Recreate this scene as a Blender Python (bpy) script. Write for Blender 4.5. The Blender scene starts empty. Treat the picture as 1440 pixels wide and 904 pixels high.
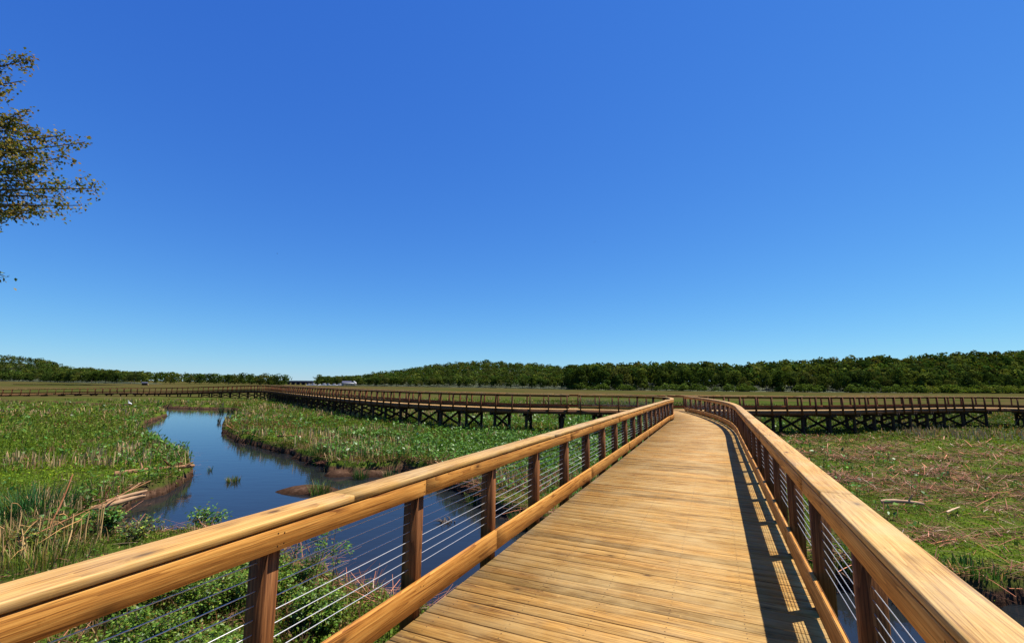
import bpy, math
import numpy as np
from mathutils import Matrix, Vector

RS = np.random.RandomState
SC = bpy.context.scene
COL = SC.collection
R = math.radians

# ------------------------------------------------------------------ helpers
def tag(o, label=None, cat=None, group=None, kind=None):
    if label: o['label'] = label
    if cat: o['category'] = cat
    if group: o['group'] = group
    if kind: o['kind'] = kind
    return o

def empty(name, loc=(0, 0, 0), rz=0.0):
    o = bpy.data.objects.new(name, None)
    COL.objects.link(o)
    o.location = loc
    o.rotation_euler = (0, 0, rz)
    o.empty_display_size = 0.2
    return o

def make_mesh(name, V, F, col=None, uv=None, smooth=False):
    """V (n,3); F (m,k) index array; col (n,3) per-vertex; uv (m*k,2) per-loop"""
    V = np.asarray(V, dtype=np.float32)
    F = np.asarray(F, dtype=np.int32)
    me = bpy.data.meshes.new(name)
    m, k = F.shape
    me.vertices.add(len(V))
    me.vertices.foreach_set('co', V.ravel())
    me.loops.add(m * k)
    me.loops.foreach_set('vertex_index', F.ravel())
    me.polygons.add(m)
    me.polygons.foreach_set('loop_start', np.arange(0, m * k, k, dtype=np.int32))
    me.polygons.foreach_set('loop_total', np.full(m, k, dtype=np.int32))
    if smooth:
        me.polygons.foreach_set('use_smooth', np.ones(m, dtype=bool))
    if col is not None:
        a = me.attributes.new('col', 'FLOAT_COLOR', 'POINT')
        c = np.ones((len(V), 4), dtype=np.float32)
        c[:, :3] = col
        a.data.foreach_set('color', c.ravel())
    if uv is not None:
        l = me.uv_layers.new(name='UVMap')
        l.data.foreach_set('uv', np.asarray(uv, dtype=np.float32).ravel())
    me.update(calc_edges=True)
    return me

def obj(name, me, mat=None, parent=None, loc=None, rz=0.0):
    o = bpy.data.objects.new(name, me)
    COL.objects.link(o)
    if mat is not None and len(me.materials) == 0:
        me.materials.append(mat)
    if parent is not None:
        o.parent = parent
    if loc is not None:
        o.location = loc
        o.rotation_euler = (0, 0, rz)
    return o

class MB:
    """collects quads with colour and uv"""
    def __init__(s):
        s.V = []; s.F = []; s.C = []; s.U = []; s.n = 0
    def add(s, V, F, col=(1, 1, 1), uv=None):
        V = np.asarray(V, float); F = np.asarray(F, int)
        s.V.append(V); s.F.append(F + s.n); s.n += len(V)
        c = np.asarray(col, float)
        s.C.append(np.tile(c, (len(V), 1)) if c.ndim == 1 else c)
        s.U.append(np.zeros((F.size, 2)) if uv is None else np.asarray(uv, float))
    def mesh(s, name, smooth=False):
        return make_mesh(name, np.vstack(s.V), np.vstack(s.F), np.vstack(s.C), np.vstack(s.U), smooth)
    def box(s, c, ax, ay, az, hx, hy, hz, col=(1, 1, 1), u0=0.0, bev=0.0):
        """box with axes; grain (u) along its longest axis"""
        c = np.asarray(c, float); A = np.array([ax, ay, az], float); H = np.array([hx, hy, hz], float)
        L = int(np.argmax(H)); o = [i for i in range(3) if i != L]
        a, b = A[o[0]], A[o[1]]; ha, hb = H[o[0]], H[o[1]]
        if np.dot(np.cross(a, b), A[L]) < 0: a, b, ha, hb = b, a, hb, ha
        bv = min(bev, ha * .45, hb * .45)
        if bv > 0:
            prof = [(ha, -hb + bv), (ha, hb - bv), (ha - bv, hb), (-ha + bv, hb), (-ha, hb - bv), (-ha, -hb + bv), (-ha + bv, -hb), (ha - bv, -hb)]
        else:
            prof = [(ha, -hb), (ha, hb), (-ha, hb), (-ha, -hb)]
        k = len(prof)
        per = [0]
        for i in range(k):
            p, q = prof[i], prof[(i + 1) % k]; per.append(per[-1] + math.hypot(p[0] - q[0], p[1] - q[1]))
        V = []
        for e in (-1, 1):
            for (x, y) in prof: V.append(c + a * x + b * y + A[L] * H[L] * e)
        F = []; U = []
        for i in range(k):
            j = (i + 1) % k
            F.append((i, j, k + j, k + i))
            U += [(u0, per[i]), (u0, per[i + 1]), (u0 + 2 * H[L], per[i + 1]), (u0 + 2 * H[L], per[i])]
        if k == 4:
            F += [(3, 2, 1, 0), (4, 5, 6, 7)]; U += [(u0, 0), (u0, .1), (u0 + .02, .1), (u0 + .02, 0)] * 2
        else:
            for base, fl in ((0, 1), (k, 0)):
                for q in ((0, 1, 2, 3), (0, 3, 4, 7), (7, 4, 5, 6)):
                    F.append(tuple(base + (i if not fl else i) for i in (q[::-1] if fl else q)))
                    U += [(u0, 0), (u0, .1), (u0 + .02, .1), (u0 + .02, 0)]
        s.add(V, F, col, U)
    def sweep(s, P, prof, col=(1, 1, 1), u0=0.0, N=None, Z=None, close=True):
        """P (n,2or3) path; prof closed list of (offset along right normal, z)"""
        P = np.asarray(P, float)
        n = len(P)
        z = P[:, 2] if P.shape[1] == 3 else np.zeros(n)
        T = np.gradient(P[:, :2], axis=0); T /= np.linalg.norm(T, axis=1)[:, None]
        if N is None: N = np.stack([T[:, 1], -T[:, 0]], 1)
        s_ = np.concatenate([[0], np.cumsum(np.linalg.norm(np.diff(P[:, :2], axis=0), axis=1))]) + u0
        k = len(prof)
        V = np.zeros((n, k, 3))
        for j, (o, zz) in enumerate(prof):
            V[:, j, :2] = P[:, :2] + N * o
            V[:, j, 2] = z + zz
        per = [0]
        for i in range(k):
            p, q = prof[i], prof[(i + 1) % k]; per.append(per[-1] + math.hypot(p[0] - q[0], p[1] - q[1]))
        F = []; U = []
        for i in range(n - 1):
            for j in range(k):
                j2 = (j + 1) % k
                F.append((i * k + j, (i + 1) * k + j, (i + 1) * k + j2, i * k + j2))
                U += [(s_[i], per[j]), (s_[i + 1], per[j]), (s_[i + 1], per[j + 1]), (s_[i], per[j + 1])]
        if k >= 4:
            for base, fl in ((0, 0), ((n - 1) * k, 1)):
                for m in range(1, k - 2, 2):
                    q = [0, m, m + 1, m + 2]
                    F.append(tuple(base + i for i in (q[::-1] if fl else q)))
                    U += [(0, 0), (0, .05), (.03, .05), (.03, 0)]
        s.add(V.reshape(-1, 3), F, col, U)
    def tube(s, P, rad, k=6, col=(1, 1, 1)):
        P = np.asarray(P, float); n = len(P)
        rad = np.full(n, rad) if np.isscalar(rad) else np.asarray(rad, float)
        T = np.gradient(P, axis=0); T /= np.linalg.norm(T, axis=1)[:, None] + 1e-9
        ref = np.array([0.31, 0.17, 0.93])
        A = np.cross(T, ref); A /= np.linalg.norm(A, axis=1)[:, None] + 1e-9
        B = np.cross(T, A)
        V = np.zeros((n, k, 3))
        for j in range(k):
            t = 2 * math.pi * j / k
            V[:, j] = P + (A * math.cos(t) + B * math.sin(t)) * rad[:, None]
        F = []; U = []
        L = np.concatenate([[0], np.cumsum(np.linalg.norm(np.diff(P, axis=0), axis=1))])
        for i in range(n - 1):
            for j in range(k):
                j2 = (j + 1) % k
                F.append((i * k + j, i * k + j2, (i + 1) * k + j2, (i + 1) * k + j))
                U += [(L[i], j * .05), (L[i], j * .05 + .05), (L[i + 1], j * .05 + .05), (L[i + 1], j * .05)]
        s.add(V.reshape(-1, 3), F, col, U)
        if k == 6:
            b = (n - 1) * k
            s.add(V[-1], [(0, 1, 2, 3), (0, 3, 4, 5)], col)
            s.add(V[0], [(3, 2, 1, 0), (5, 4, 3, 0)], col)

def norm(a):
    return a / (np.linalg.norm(a, axis=-1, keepdims=True) + 1e-9)

def hash2(ix, iy, seed):
    n = (ix.astype(np.int64) * 374761393 + iy.astype(np.int64) * 668265263 + seed * 1442695041) & 0xFFFFFFFF
    n = ((n ^ (n >> 13)) * 1274126177) & 0xFFFFFFFF
    return ((n ^ (n >> 16)) & 0xFFFF) / 65535.0

def vnoise(x, y, seed=0):
    x = np.asarray(x, float); y = np.asarray(y, float)
    ix = np.floor(x); iy = np.floor(y); fx = x - ix; fy = y - iy
    fx = fx * fx * (3 - 2 * fx); fy = fy * fy * (3 - 2 * fy)
    a = hash2(ix, iy, seed); b = hash2(ix + 1, iy, seed); c = hash2(ix, iy + 1, seed); d = hash2(ix + 1, iy + 1, seed)
    return (a * (1 - fx) + b * fx) * (1 - fy) + (c * (1 - fx) + d * fx) * fy

def fbm(x, y, seed=0, oct=4):
    s = 0; a = .5
    for i in range(oct):
        s = s + a * vnoise(x * 2 ** i, y * 2 ** i, seed + i * 17); a *= .5
    return s / (1 - .5 ** oct)

def sstep(a, b, x):
    t = np.clip((x - a) / (b - a), 0, 1)
    return t * t * (3 - 2 * t)

def catmull(P, step):
    P = np.asarray(P, float)
    Q = np.vstack([2 * P[0] - P[1], P, 2 * P[-1] - P[-2]])
    out = []
    for i in range(1, len(Q) - 2):
        p0, p1, p2, p3 = Q[i - 1], Q[i], Q[i + 1], Q[i + 2]
        for t in np.linspace(0, 1, 24, endpoint=False):
            out.append(.5 * ((2 * p1) + (-p0 + p2) * t + (2 * p0 - 5 * p1 + 4 * p2 - p3) * t * t + (-p0 + 3 * p1 - 3 * p2 + p3) * t ** 3))
    out.append(P[-1]); out = np.array(out)
    return resample(out, step)

def arclen(P):
    return np.concatenate([[0], np.cumsum(np.linalg.norm(np.diff(np.asarray(P)[:, :2], axis=0), axis=1))])

def at_s(P, s):
    L = arclen(P)
    return np.stack([np.interp(s, L, P[:, i]) for i in range(P.shape[1])], -1)

def resample(P, step):
    L = arclen(P)[-1]
    return at_s(P, np.linspace(0, L, max(2, int(round(L / step)) + 1)))

def sub(P, a, b, step):
    n = max(2, int(math.ceil((b - a) / step)) + 1)
    return at_s(P, np.linspace(a, b, n))

def tang(P, s):
    d = at_s(P, np.asarray(s) + .05) - at_s(P, np.asarray(s) - .05)
    d = d[..., :2]
    return d / np.linalg.norm(d, axis=-1, keepdims=True)

def offset_path(P, off):
    T = np.gradient(P[:, :2], axis=0); T /= np.linalg.norm(T, axis=1)[:, None]
    Q = P.copy(); Q[:, 0] += T[:, 1] * off; Q[:, 1] -= T[:, 0] * off
    return Q

# ------------------------------------------------------------------ materials
def new_mat(name):
    m = bpy.data.materials.new(name); m.use_nodes = True
    nt = m.node_tree; nt.nodes.clear()
    out = nt.nodes.new('ShaderNodeOutputMaterial')
    return m, nt, out

def nd(nt, t, **kw):
    n = nt.nodes.new(t)
    for k, v in kw.items():
        if k.startswith('i_'): n.inputs[k[2:]].default_value = v
        else: setattr(n, k, v)
    return n

def math_(nt, op, a, b=None, clamp=False):
    n = nd(nt, 'ShaderNodeMath', operation=op); n.use_clamp = clamp
    for i, v in enumerate((a, b)):
        if v is None: continue
        if isinstance(v, (int, float)): n.inputs[i].default_value = v
        else: nt.links.new(v, n.inputs[i])
    return n.outputs[0]

def mixc(nt, fac, a, b, blend='MIX'):
    n = nd(nt, 'ShaderNodeMix', data_type='RGBA', blend_type=blend)
    for i, v in ((0, fac), (6, a), (7, b)):
        if isinstance(v, (int, float)): n.inputs[i].default_value = v
        elif isinstance(v, tuple): n.inputs[i].default_value = (*v, 1)
        else: nt.links.new(v, n.inputs[i])
    return n.outputs[2]

def ramp(nt, fac, stops):
    n = nd(nt, 'ShaderNodeValToRGB')
    el = n.color_ramp.elements
    while len(el) < len(stops): el.new(.5)
    for e, (p, c) in zip(el, stops): e.position = p; e.color = (*c, 1) if len(c) == 3 else c
    nt.links.new(fac, n.inputs[0])
    return n.outputs[0]

def noise(nt, vec, scale, detail=3, rough=.55, dist=0.0):
    n = nd(nt, 'ShaderNodeTexNoise'); n.inputs['Scale'].default_value = scale
    n.inputs['Detail'].default_value = detail; n.inputs['Roughness'].default_value = rough; n.inputs['Distortion'].default_value = dist
    nt.links.new(vec, n.inputs['Vector'])
    return n.outputs['Fac']

def mapping(nt, vec, scale):
    n = nd(nt, 'ShaderNodeMapping'); n.inputs['Scale'].default_value = scale
    nt.links.new(vec, n.inputs['Vector'])
    return n.outputs[0]

def wood_mat(name, light, mid, dark, rough=.6, stain=0.0, knots=True, weather=None, bump=.3, contrast=1.0):
    m, nt, out = new_mat(name)
    uv = nd(nt, 'ShaderNodeUVMap').outputs[0]
    pos = nd(nt, 'ShaderNodeNewGeometry').outputs['Position']
    low = noise(nt, mapping(nt, uv, (.8, 5, 1)), 1.0, 2)
    # growth-ring figure: contour lines of a stretched, slowly warped field (cathedral loops)
    warp = noise(nt, mapping(nt, uv, (.45, 8.5, 1)), 1.0, 1.5, .4, .2)
    rings = math_(nt, 'FRACT', math_(nt, 'MULTIPLY', warp, 15.0))
    rings = math_(nt, 'POWER', rings, 2.2)
    g1 = noise(nt, mapping(nt, uv, (1.3, 42, 1)), 1.0, 5, .68, .35)
    g2 = noise(nt, mapping(nt, uv, (5, 150, 1)), 1.0, 3, .7)
    f = math_(nt, 'ADD', math_(nt, 'MULTIPLY', g1, .95 * contrast), math_(nt, 'MULTIPLY', g2, .34 * contrast))
    f = math_(nt, 'SUBTRACT', f, math_(nt, 'MULTIPLY', rings, .17 * contrast))
    f = math_(nt, 'ADD', f, math_(nt, 'MULTIPLY', low, .35))
    f = math_(nt, 'SUBTRACT', f, (.475 + .17 - .075) * contrast + .175 - .5)
    c = ramp(nt, f, [(.30, dark), (.50, mid), (.72, light)])
    g3 = noise(nt, mapping(nt, uv, (.7, 95, 1)), 1.0, 2, .5, .15)
    c = mixc(nt, math_(nt, 'MULTIPLY', ramp(nt, g3, [(.56, (0, 0, 0)), (.64, (1, 1, 1))]), .55), c, tuple(x * .55 for x in mid))
    if knots:
        v = nd(nt, 'ShaderNodeTexVoronoi'); v.inputs['Scale'].default_value = 1.0
        nt.links.new(mapping(nt, uv, (3.0, 8.0, 1)), v.inputs['Vector'])
        sel = math_(nt, 'GREATER_THAN', nd_sep(nt, v.outputs['Color']), .80)
        k = ramp(nt, v.outputs['Distance'], [(.07, (1, 1, 1)), (.14, (.40, .40, .40)), (.32, (0, 0, 0))])
        c = mixc(nt, math_(nt, 'MULTIPLY', math_(nt, 'MULTIPLY', k, .92), sel), c, tuple(x * .35 for x in dark))
        # long drying checks
        ck = noise(nt, mapping(nt, uv, (1.3, 60, 1)), 1.0, 2, .5)
        ckf = ramp(nt, ck, [(.715, (0, 0, 0)), (.735, (1, 1, 1))])
        c = mixc(nt, math_(nt, 'MULTIPLY', ckf, .75), c, tuple(x * .4 for x in dark))
    at = nd(nt, 'ShaderNodeAttribute', attribute_name='col')
    c = mixc(nt, 1.0, c, at.outputs['Color'], 'MULTIPLY')
    if stain > 0:
        sn = noise(nt, mapping(nt, pos, (1, 1, 1)), 1.3, 5, .65)
        sf = ramp(nt, sn, [(.44, (0, 0, 0)), (.66, (1, 1, 1))])
        c = mixc(nt, math_(nt, 'MULTIPLY', sf, stain), c, weather)
        sn2 = noise(nt, mapping(nt, uv, (1.6, 30, 1)), 1.0, 5, .72)
        sf2 = ramp(nt, sn2, [(.55, (0, 0, 0)), (.68, (1, 1, 1))])
        c = mixc(nt, math_(nt, 'MULTIPLY', sf2, min(1, stain * 1.1)), c, tuple(x * .40 for x in mid))
        sn3 = noise(nt, mapping(nt, pos, (1, 1, 1)), 8.0, 5, .8)
        sf3 = ramp(nt, sn3, [(.60, (0, 0, 0)), (.70, (1, 1, 1))])
        c = mixc(nt, math_(nt, 'MULTIPLY', sf3, stain * .7), c, tuple(min(1, x * 1.45) for x in light))
        sn4 = noise(nt, mapping(nt, pos, (1, 1, 1)), 13.0, 4, .7)
        sf4 = ramp(nt, sn4, [(.70, (0, 0, 0)), (.76, (1, 1, 1))])
        c = mixc(nt, math_(nt, 'MULTIPLY', sf4, min(1, stain * 1.2)), c, tuple(x * .35 for x in dark))
    b = nd(nt, 'ShaderNodeBsdfPrincipled')
    b.inputs['Roughness'].default_value = rough
    b.inputs['Specular IOR Level'].default_value = .14
    nt.links.new(c, b.inputs['Base Color'])
    bp = nd(nt, 'ShaderNodeBump'); bp.inputs['Strength'].default_value = bump; bp.inputs['Distance'].default_value = .004
    nt.links.new(math_(nt, 'ADD', g1, g2), bp.inputs['Height']); nt.links.new(bp.outputs[0], b.inputs['Normal'])
    nt.links.new(b.outputs[0], out.inputs[0])
    return m

def nd_sep(nt, colr):
    n = nd(nt, 'ShaderNodeSeparateColor'); nt.links.new(colr, n.inputs[0]); return n.outputs[0]

def leaf_mat(name, rough=.5, trans=.3, spec=.3):
    m, nt, out = new_mat(name)
    at = nd(nt, 'ShaderNodeAttribute', attribute_name='col').outputs['Color']
    b = nd(nt, 'ShaderNodeBsdfPrincipled'); b.inputs['Roughness'].default_value = rough
    b.inputs['Specular IOR Level'].default_value = spec
    nt.links.new(at, b.inputs['Base Color'])
    t = nd(nt, 'ShaderNodeBsdfTranslucent')
    nt.links.new(mixc(nt, 1.0, at, (1.25, 1.2, .6), 'MULTIPLY'), t.inputs['Color'])
    mx = nd(nt, 'ShaderNodeMixShader'); mx.inputs[0].default_value = trans
    nt.links.new(b.outputs[0], mx.inputs[1]); nt.links.new(t.outputs[0], mx.inputs[2])
    nt.links.new(mx.outputs[0], out.inputs[0])
    return m

def plain_mat(name, color, rough=.6, metal=0.0, var=.25, scale=6.0, spec=.5):
    m, nt, out = new_mat(name)
    pos = nd(nt, 'ShaderNodeNewGeometry').outputs['Position']
    n = noise(nt, pos, scale, 4)
    c = ramp(nt, n, [(.3, tuple(x * (1 - var) for x in color)), (.7, tuple(min(1, x * (1 + var)) for x in color))])
    b = nd(nt, 'ShaderNodeBsdfPrincipled'); b.inputs['Roughness'].default_value = rough; b.inputs['Metallic'].default_value = metal
    b.inputs['Specular IOR Level'].default_value = spec
    nt.links.new(c, b.inputs['Base Color']); nt.links.new(b.outputs[0], out.inputs[0])
    return m

M = {}
M['deck'] = wood_mat('deck_planks', (.47, .275, .078), (.325, .172, .042), (.095, .038, .009), .62, .6, True, (.43, .295, .12), contrast=1.0)
M['cap'] = wood_mat('cap_wood', (.60, .365, .118), (.46, .248, .066), (.18, .075, .018), .55, .36, True, (.50, .39, .22), contrast=.95)
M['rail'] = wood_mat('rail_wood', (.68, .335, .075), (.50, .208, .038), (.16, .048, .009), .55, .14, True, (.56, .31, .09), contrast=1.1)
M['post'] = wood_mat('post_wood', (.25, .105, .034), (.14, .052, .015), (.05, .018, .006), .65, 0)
M['rail_shaded'] = wood_mat('shaded_rail_wood', (.20, .078, .026), (.125, .044, .014), (.055, .019, .007), .7, 0, False)  # far rails: shade on their outer faces put into a darker wood colour
M['frame'] = wood_mat('frame_wood', (.24, .105, .045), (.155, .06, .024), (.07, .028, .012), .75, 0, False)
M['pile'] = wood_mat('pile_wood', (.085, .05, .03), (.05, .029, .018), (.022, .013, .009), .85, 0, False)
M['screw'] = plain_mat('screw_head', (.06, .04, .03), .5, .6)
M['cable'] = plain_mat('steel_cable', (.56, .55, .53), .38, .7, .05)
M['leaf'] = leaf_mat('leaf', .55, .3, .08)
M['leaf_gloss'] = leaf_mat('leaf_glossy', .4, .25, .2)
M['dry'] = leaf_mat('dry_stalk', .7, .12, .04)
M['far_leaf'] = leaf_mat('far_leaf', .7, .32, .0)
M['bark'] = wood_mat('bark', (.22, .17, .12), (.13, .095, .065), (.05, .035, .025), .9, 0, False)
M['drift'] = wood_mat('driftwood', (.50, .33, .19), (.36, .21, .11), (.16, .085, .045), .85, 0, False)
M['white'] = plain_mat('white_paint', (.4, .4, .4), .5, 0, .06)
M['roof'] = plain_mat('dark_roof', (.05, .05, .08), .6)
M['bird'] = plain_mat('white_feather', (.82, .8, .75), .7, 0, .05, 20)
M['beak'] = plain_mat('beak_yellow', (.5, .3, .05), .5)
M['bird_dark'] = plain_mat('dark_feather', (.03, .03, .035), .7)
M['bridge'] = plain_mat('bridge_steel', (.025, .028, .045), .7, 0, .2, .2)
M['mudbank'] = plain_mat('mud', (.115, .062, .035), .8, 0, .4, 3.0, .3)

# ------------------------------------------------------------------ plan of the boardwalks (deck level z = 0)
HEAD = R(23.9)
D = np.array([math.sin(HEAD), math.cos(HEAD)]); NR = np.array([D[1], -D[0]])
WID = 2.88
def base_line(t): return np.array([0, 5.38]) + D * t
LEFT = catmull([base_line(t) for t in np.arange(-10, 19.1, 2.9)] + [(8.42, 24.2), (9.2, 26.4), (9.62, 28.2), (9.6, 29.7), (9.05, 31.0), (7.9, 31.9), (6.2, 32.4), (4.2, 32.62)], .2)
RIGHT = catmull([base_line(t) + NR * WID for t in np.arange(-12, 14.2, 2.9)] + [(9.40, 19.8), (10.25, 22.5), (11.02, 25.5), (11.75, 29.1), (12.2, 32.4)], .2)
def zprof(x): return -1.0 * sstep(-46, -86, x) - .42 * sstep(-84, -108, x)
def with_z(P):
    P = np.asarray(P, float)
    return np.column_stack([P, zprof(P[:, 0])])
LB = with_z(catmull([(12.25, 32.6), (9, 32.55), (6.2, 32.6), (4.2, 32.65), (2.4, 32.8), (0, 33.3), (-2.4, 34.6), (-5, 36.2), (-7.6, 38.2), (-10.7, 40.9), (-13.8, 44.4), (-17.8, 49), (-22, 54.5), (-27.5, 61.8), (-34, 70.5), (-41, 80.5), (-46, 87.5), (-50, 92.5), (-55, 96.5), (-62, 99.6), (-72, 101.8), (-84, 102.5), (-95, 98.8), (-105, 92.5), (-116, 84), (-130, 73)], .3))
RB = with_z(catmull([(12.25, 32.6), (16, 33.4), (21.4, 34.5), (26.7, 36.0), (31.6, 38.1), (36.5, 40.3), (40.5, 41.9), (43.5, 42.7), (46.0, 42.4), (48.0, 40.8), (49.2, 38.2), (49.6, 35), (49.4, 31)], .3))
# LB runs leftwards, outer side is its right; RB runs rightwards, outer side is its left
rs = RS(11)

def tint(r, a=.1, warm=.04):
    k = 1 + r.uniform(-a, a); w = r.uniform(-warm, warm)
    return (k * (1 + w), k, k * (1 - 1.5 * w))

def fillet(o0, o1, z0, z1, b):
    return [(o0, z0 + b * .4), (o0, z1 - b), (o0 + b * .3, z1 - b * .3), (o0 + b, z1), (o1 - b, z1), (o1 - b * .3, z1 - b * .3), (o1, z1 - b), (o1, z0 + b * .4), (o1 - b * .4, z0), (o0 + b * .4, z0)]

def railing(name, P, side, s_posts, label, far=False, cables=True, seed=0, s0=None, s1=None):
    """side = +1: the walking side is the right normal of P; -1: the left"""
    r = RS(seed)
    c = at_s(P, np.array([s_posts[len(s_posts) // 2]]))[0]
    root = empty(name, (c[0], c[1], (c[2] if len(c) > 2 else 0)))
    tag(root, label, 'railing')
    org = np.array([c[0], c[1], c[2] if len(c) > 2 else 0])
    def part(nm, mb, mat, smooth=False):
        me = mb.mesh(nm, smooth)
        o = obj(nm, me, mat, root); o.location = (-org[0], -org[1], -org[2]); return o
    P3 = P if P.shape[1] == 3 else np.column_stack([P, np.zeros(len(P))])
    a = s_posts[0] - .15 if s0 is None else s0
    b = s_posts[-1] + .15 if s1 is None else s1
    S = side
    def prof(o0, o1, z0, z1, bv):
        q = fillet(o0, o1, z0, z1, bv)
        return [(S * x, z) for x, z in q] if S > 0 else [(S * x, z) for x, z in q][::-1]
    step = .25 if not far else .6
    def boards(nm, pr, lens, mat, start):
        s = start
        while s < b:
            e = min(b, s + lens)
            s_ = max(s, a)
            if e > a + .05:
                mb = MB(); mb.sweep(sub(P3, s_, e - .003, step), pr, tint(r, .09), r.uniform(0, 50))
                part(nm, mb, mat)
            s = e
    bay = s_posts[1] - s_posts[0]
    boards('cap_board', prof(-.112, .082, 1.012, 1.05, .008), bay * 3, M['cap'] if not far else M['cap'], s_posts[0] - .6 * bay - bay * 2)
    boards('top_rail', prof(.038, .078, .887, 1.001, .003), bay * 3, M['rail'] if not far else M['rail_shaded'], s_posts[0] - bay * 2)
    boards('kick_board', prof(.038, .074, .080, .268, .004), bay * 3, M['rail'] if not far else M['rail_shaded'], s_posts[0] - bay)
    for s in s_posts:
        p = at_s(P3, np.array([s]))[0]; t = tang(P3, s); n = np.array([t[1], -t[0]]) * S
        mb = MB()
        mb.box((p[0] - n[0] * .030, p[1] - n[1] * .030, p[2] + (1.0105 - .33) / 2), (t[0], t[1], 0), (n[0], n[1], 0), (0, 0, 1), .042, .067, (1.0105 + .33) / 2, tint(r, .12), r.uniform(0, 50), .008)
        if not far:
            for (zz, oo) in ((.912, .0785), (.968, .0785), (.125, .0745), (.222, .0745)):
                for da in (-.018, .02):
                    c0 = np.array([p[0] + t[0] * da + n[0] * oo, p[1] + t[1] * da + n[1] * oo, p[2] + zz + r.uniform(-.006, .006)])
                    vv = [c0 + (np.array([t[0], t[1], 0]) * math.cos(a_) + np.array([0, 0, 1]) * math.sin(a_)) * .0048 for a_ in np.arange(8) * math.pi / 4]
                    fc = [(0, 1, 2, 3), (0, 3, 4, 7), (7, 4, 5, 6)]
                    mb.add(vv, fc if S > 0 else [q[::-1] for q in fc], (.25, .25, .25))
        part('post', mb, M['post'] if not far else M['rail_shaded'])
    if cables:
        for k in range(8):
            z = .268 + .069 * (k + 1)
            mb = MB(); Q = sub(P3, a, b, step)
            w = .0030
            mb.sweep(Q, [(-.030 * S + w * math.cos(q), z + w * math.sin(q)) for q in np.linspace(0, -2 * math.pi, 7)[:-1]], (1, 1, 1))
            part('cable', mb, M['cable'], True)
    return root

def near_s(P, t):  # arc-length on P of the point nearest to base_line(t)+off
    return None

sL0 = arclen(LEFT); sR0 = arclen(RIGHT)
# posts: a constant 1.312 m bay; t = -0.49 is one of them
postsL = [10 - .49 + 1.312 * k for k in range(-5, 30) if 10 - .49 + 1.312 * k < sL0[-1] - .3]
postsR = [12 - .35 + 1.312 * k for k in range(-7, 30) if 12 - .35 + 1.312 * k < sR0[-1] - .9] + [sR0[-1] - .12]
railing('railing', LEFT, 1, postsL, 'nearest wooden rail with steel cables along the left edge of the deck, beside the creek', seed=3)
railing('railing', RIGHT, -1, postsR, 'nearest wooden rail with steel cables, casting the striped shadow on the deck', seed=4)

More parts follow.
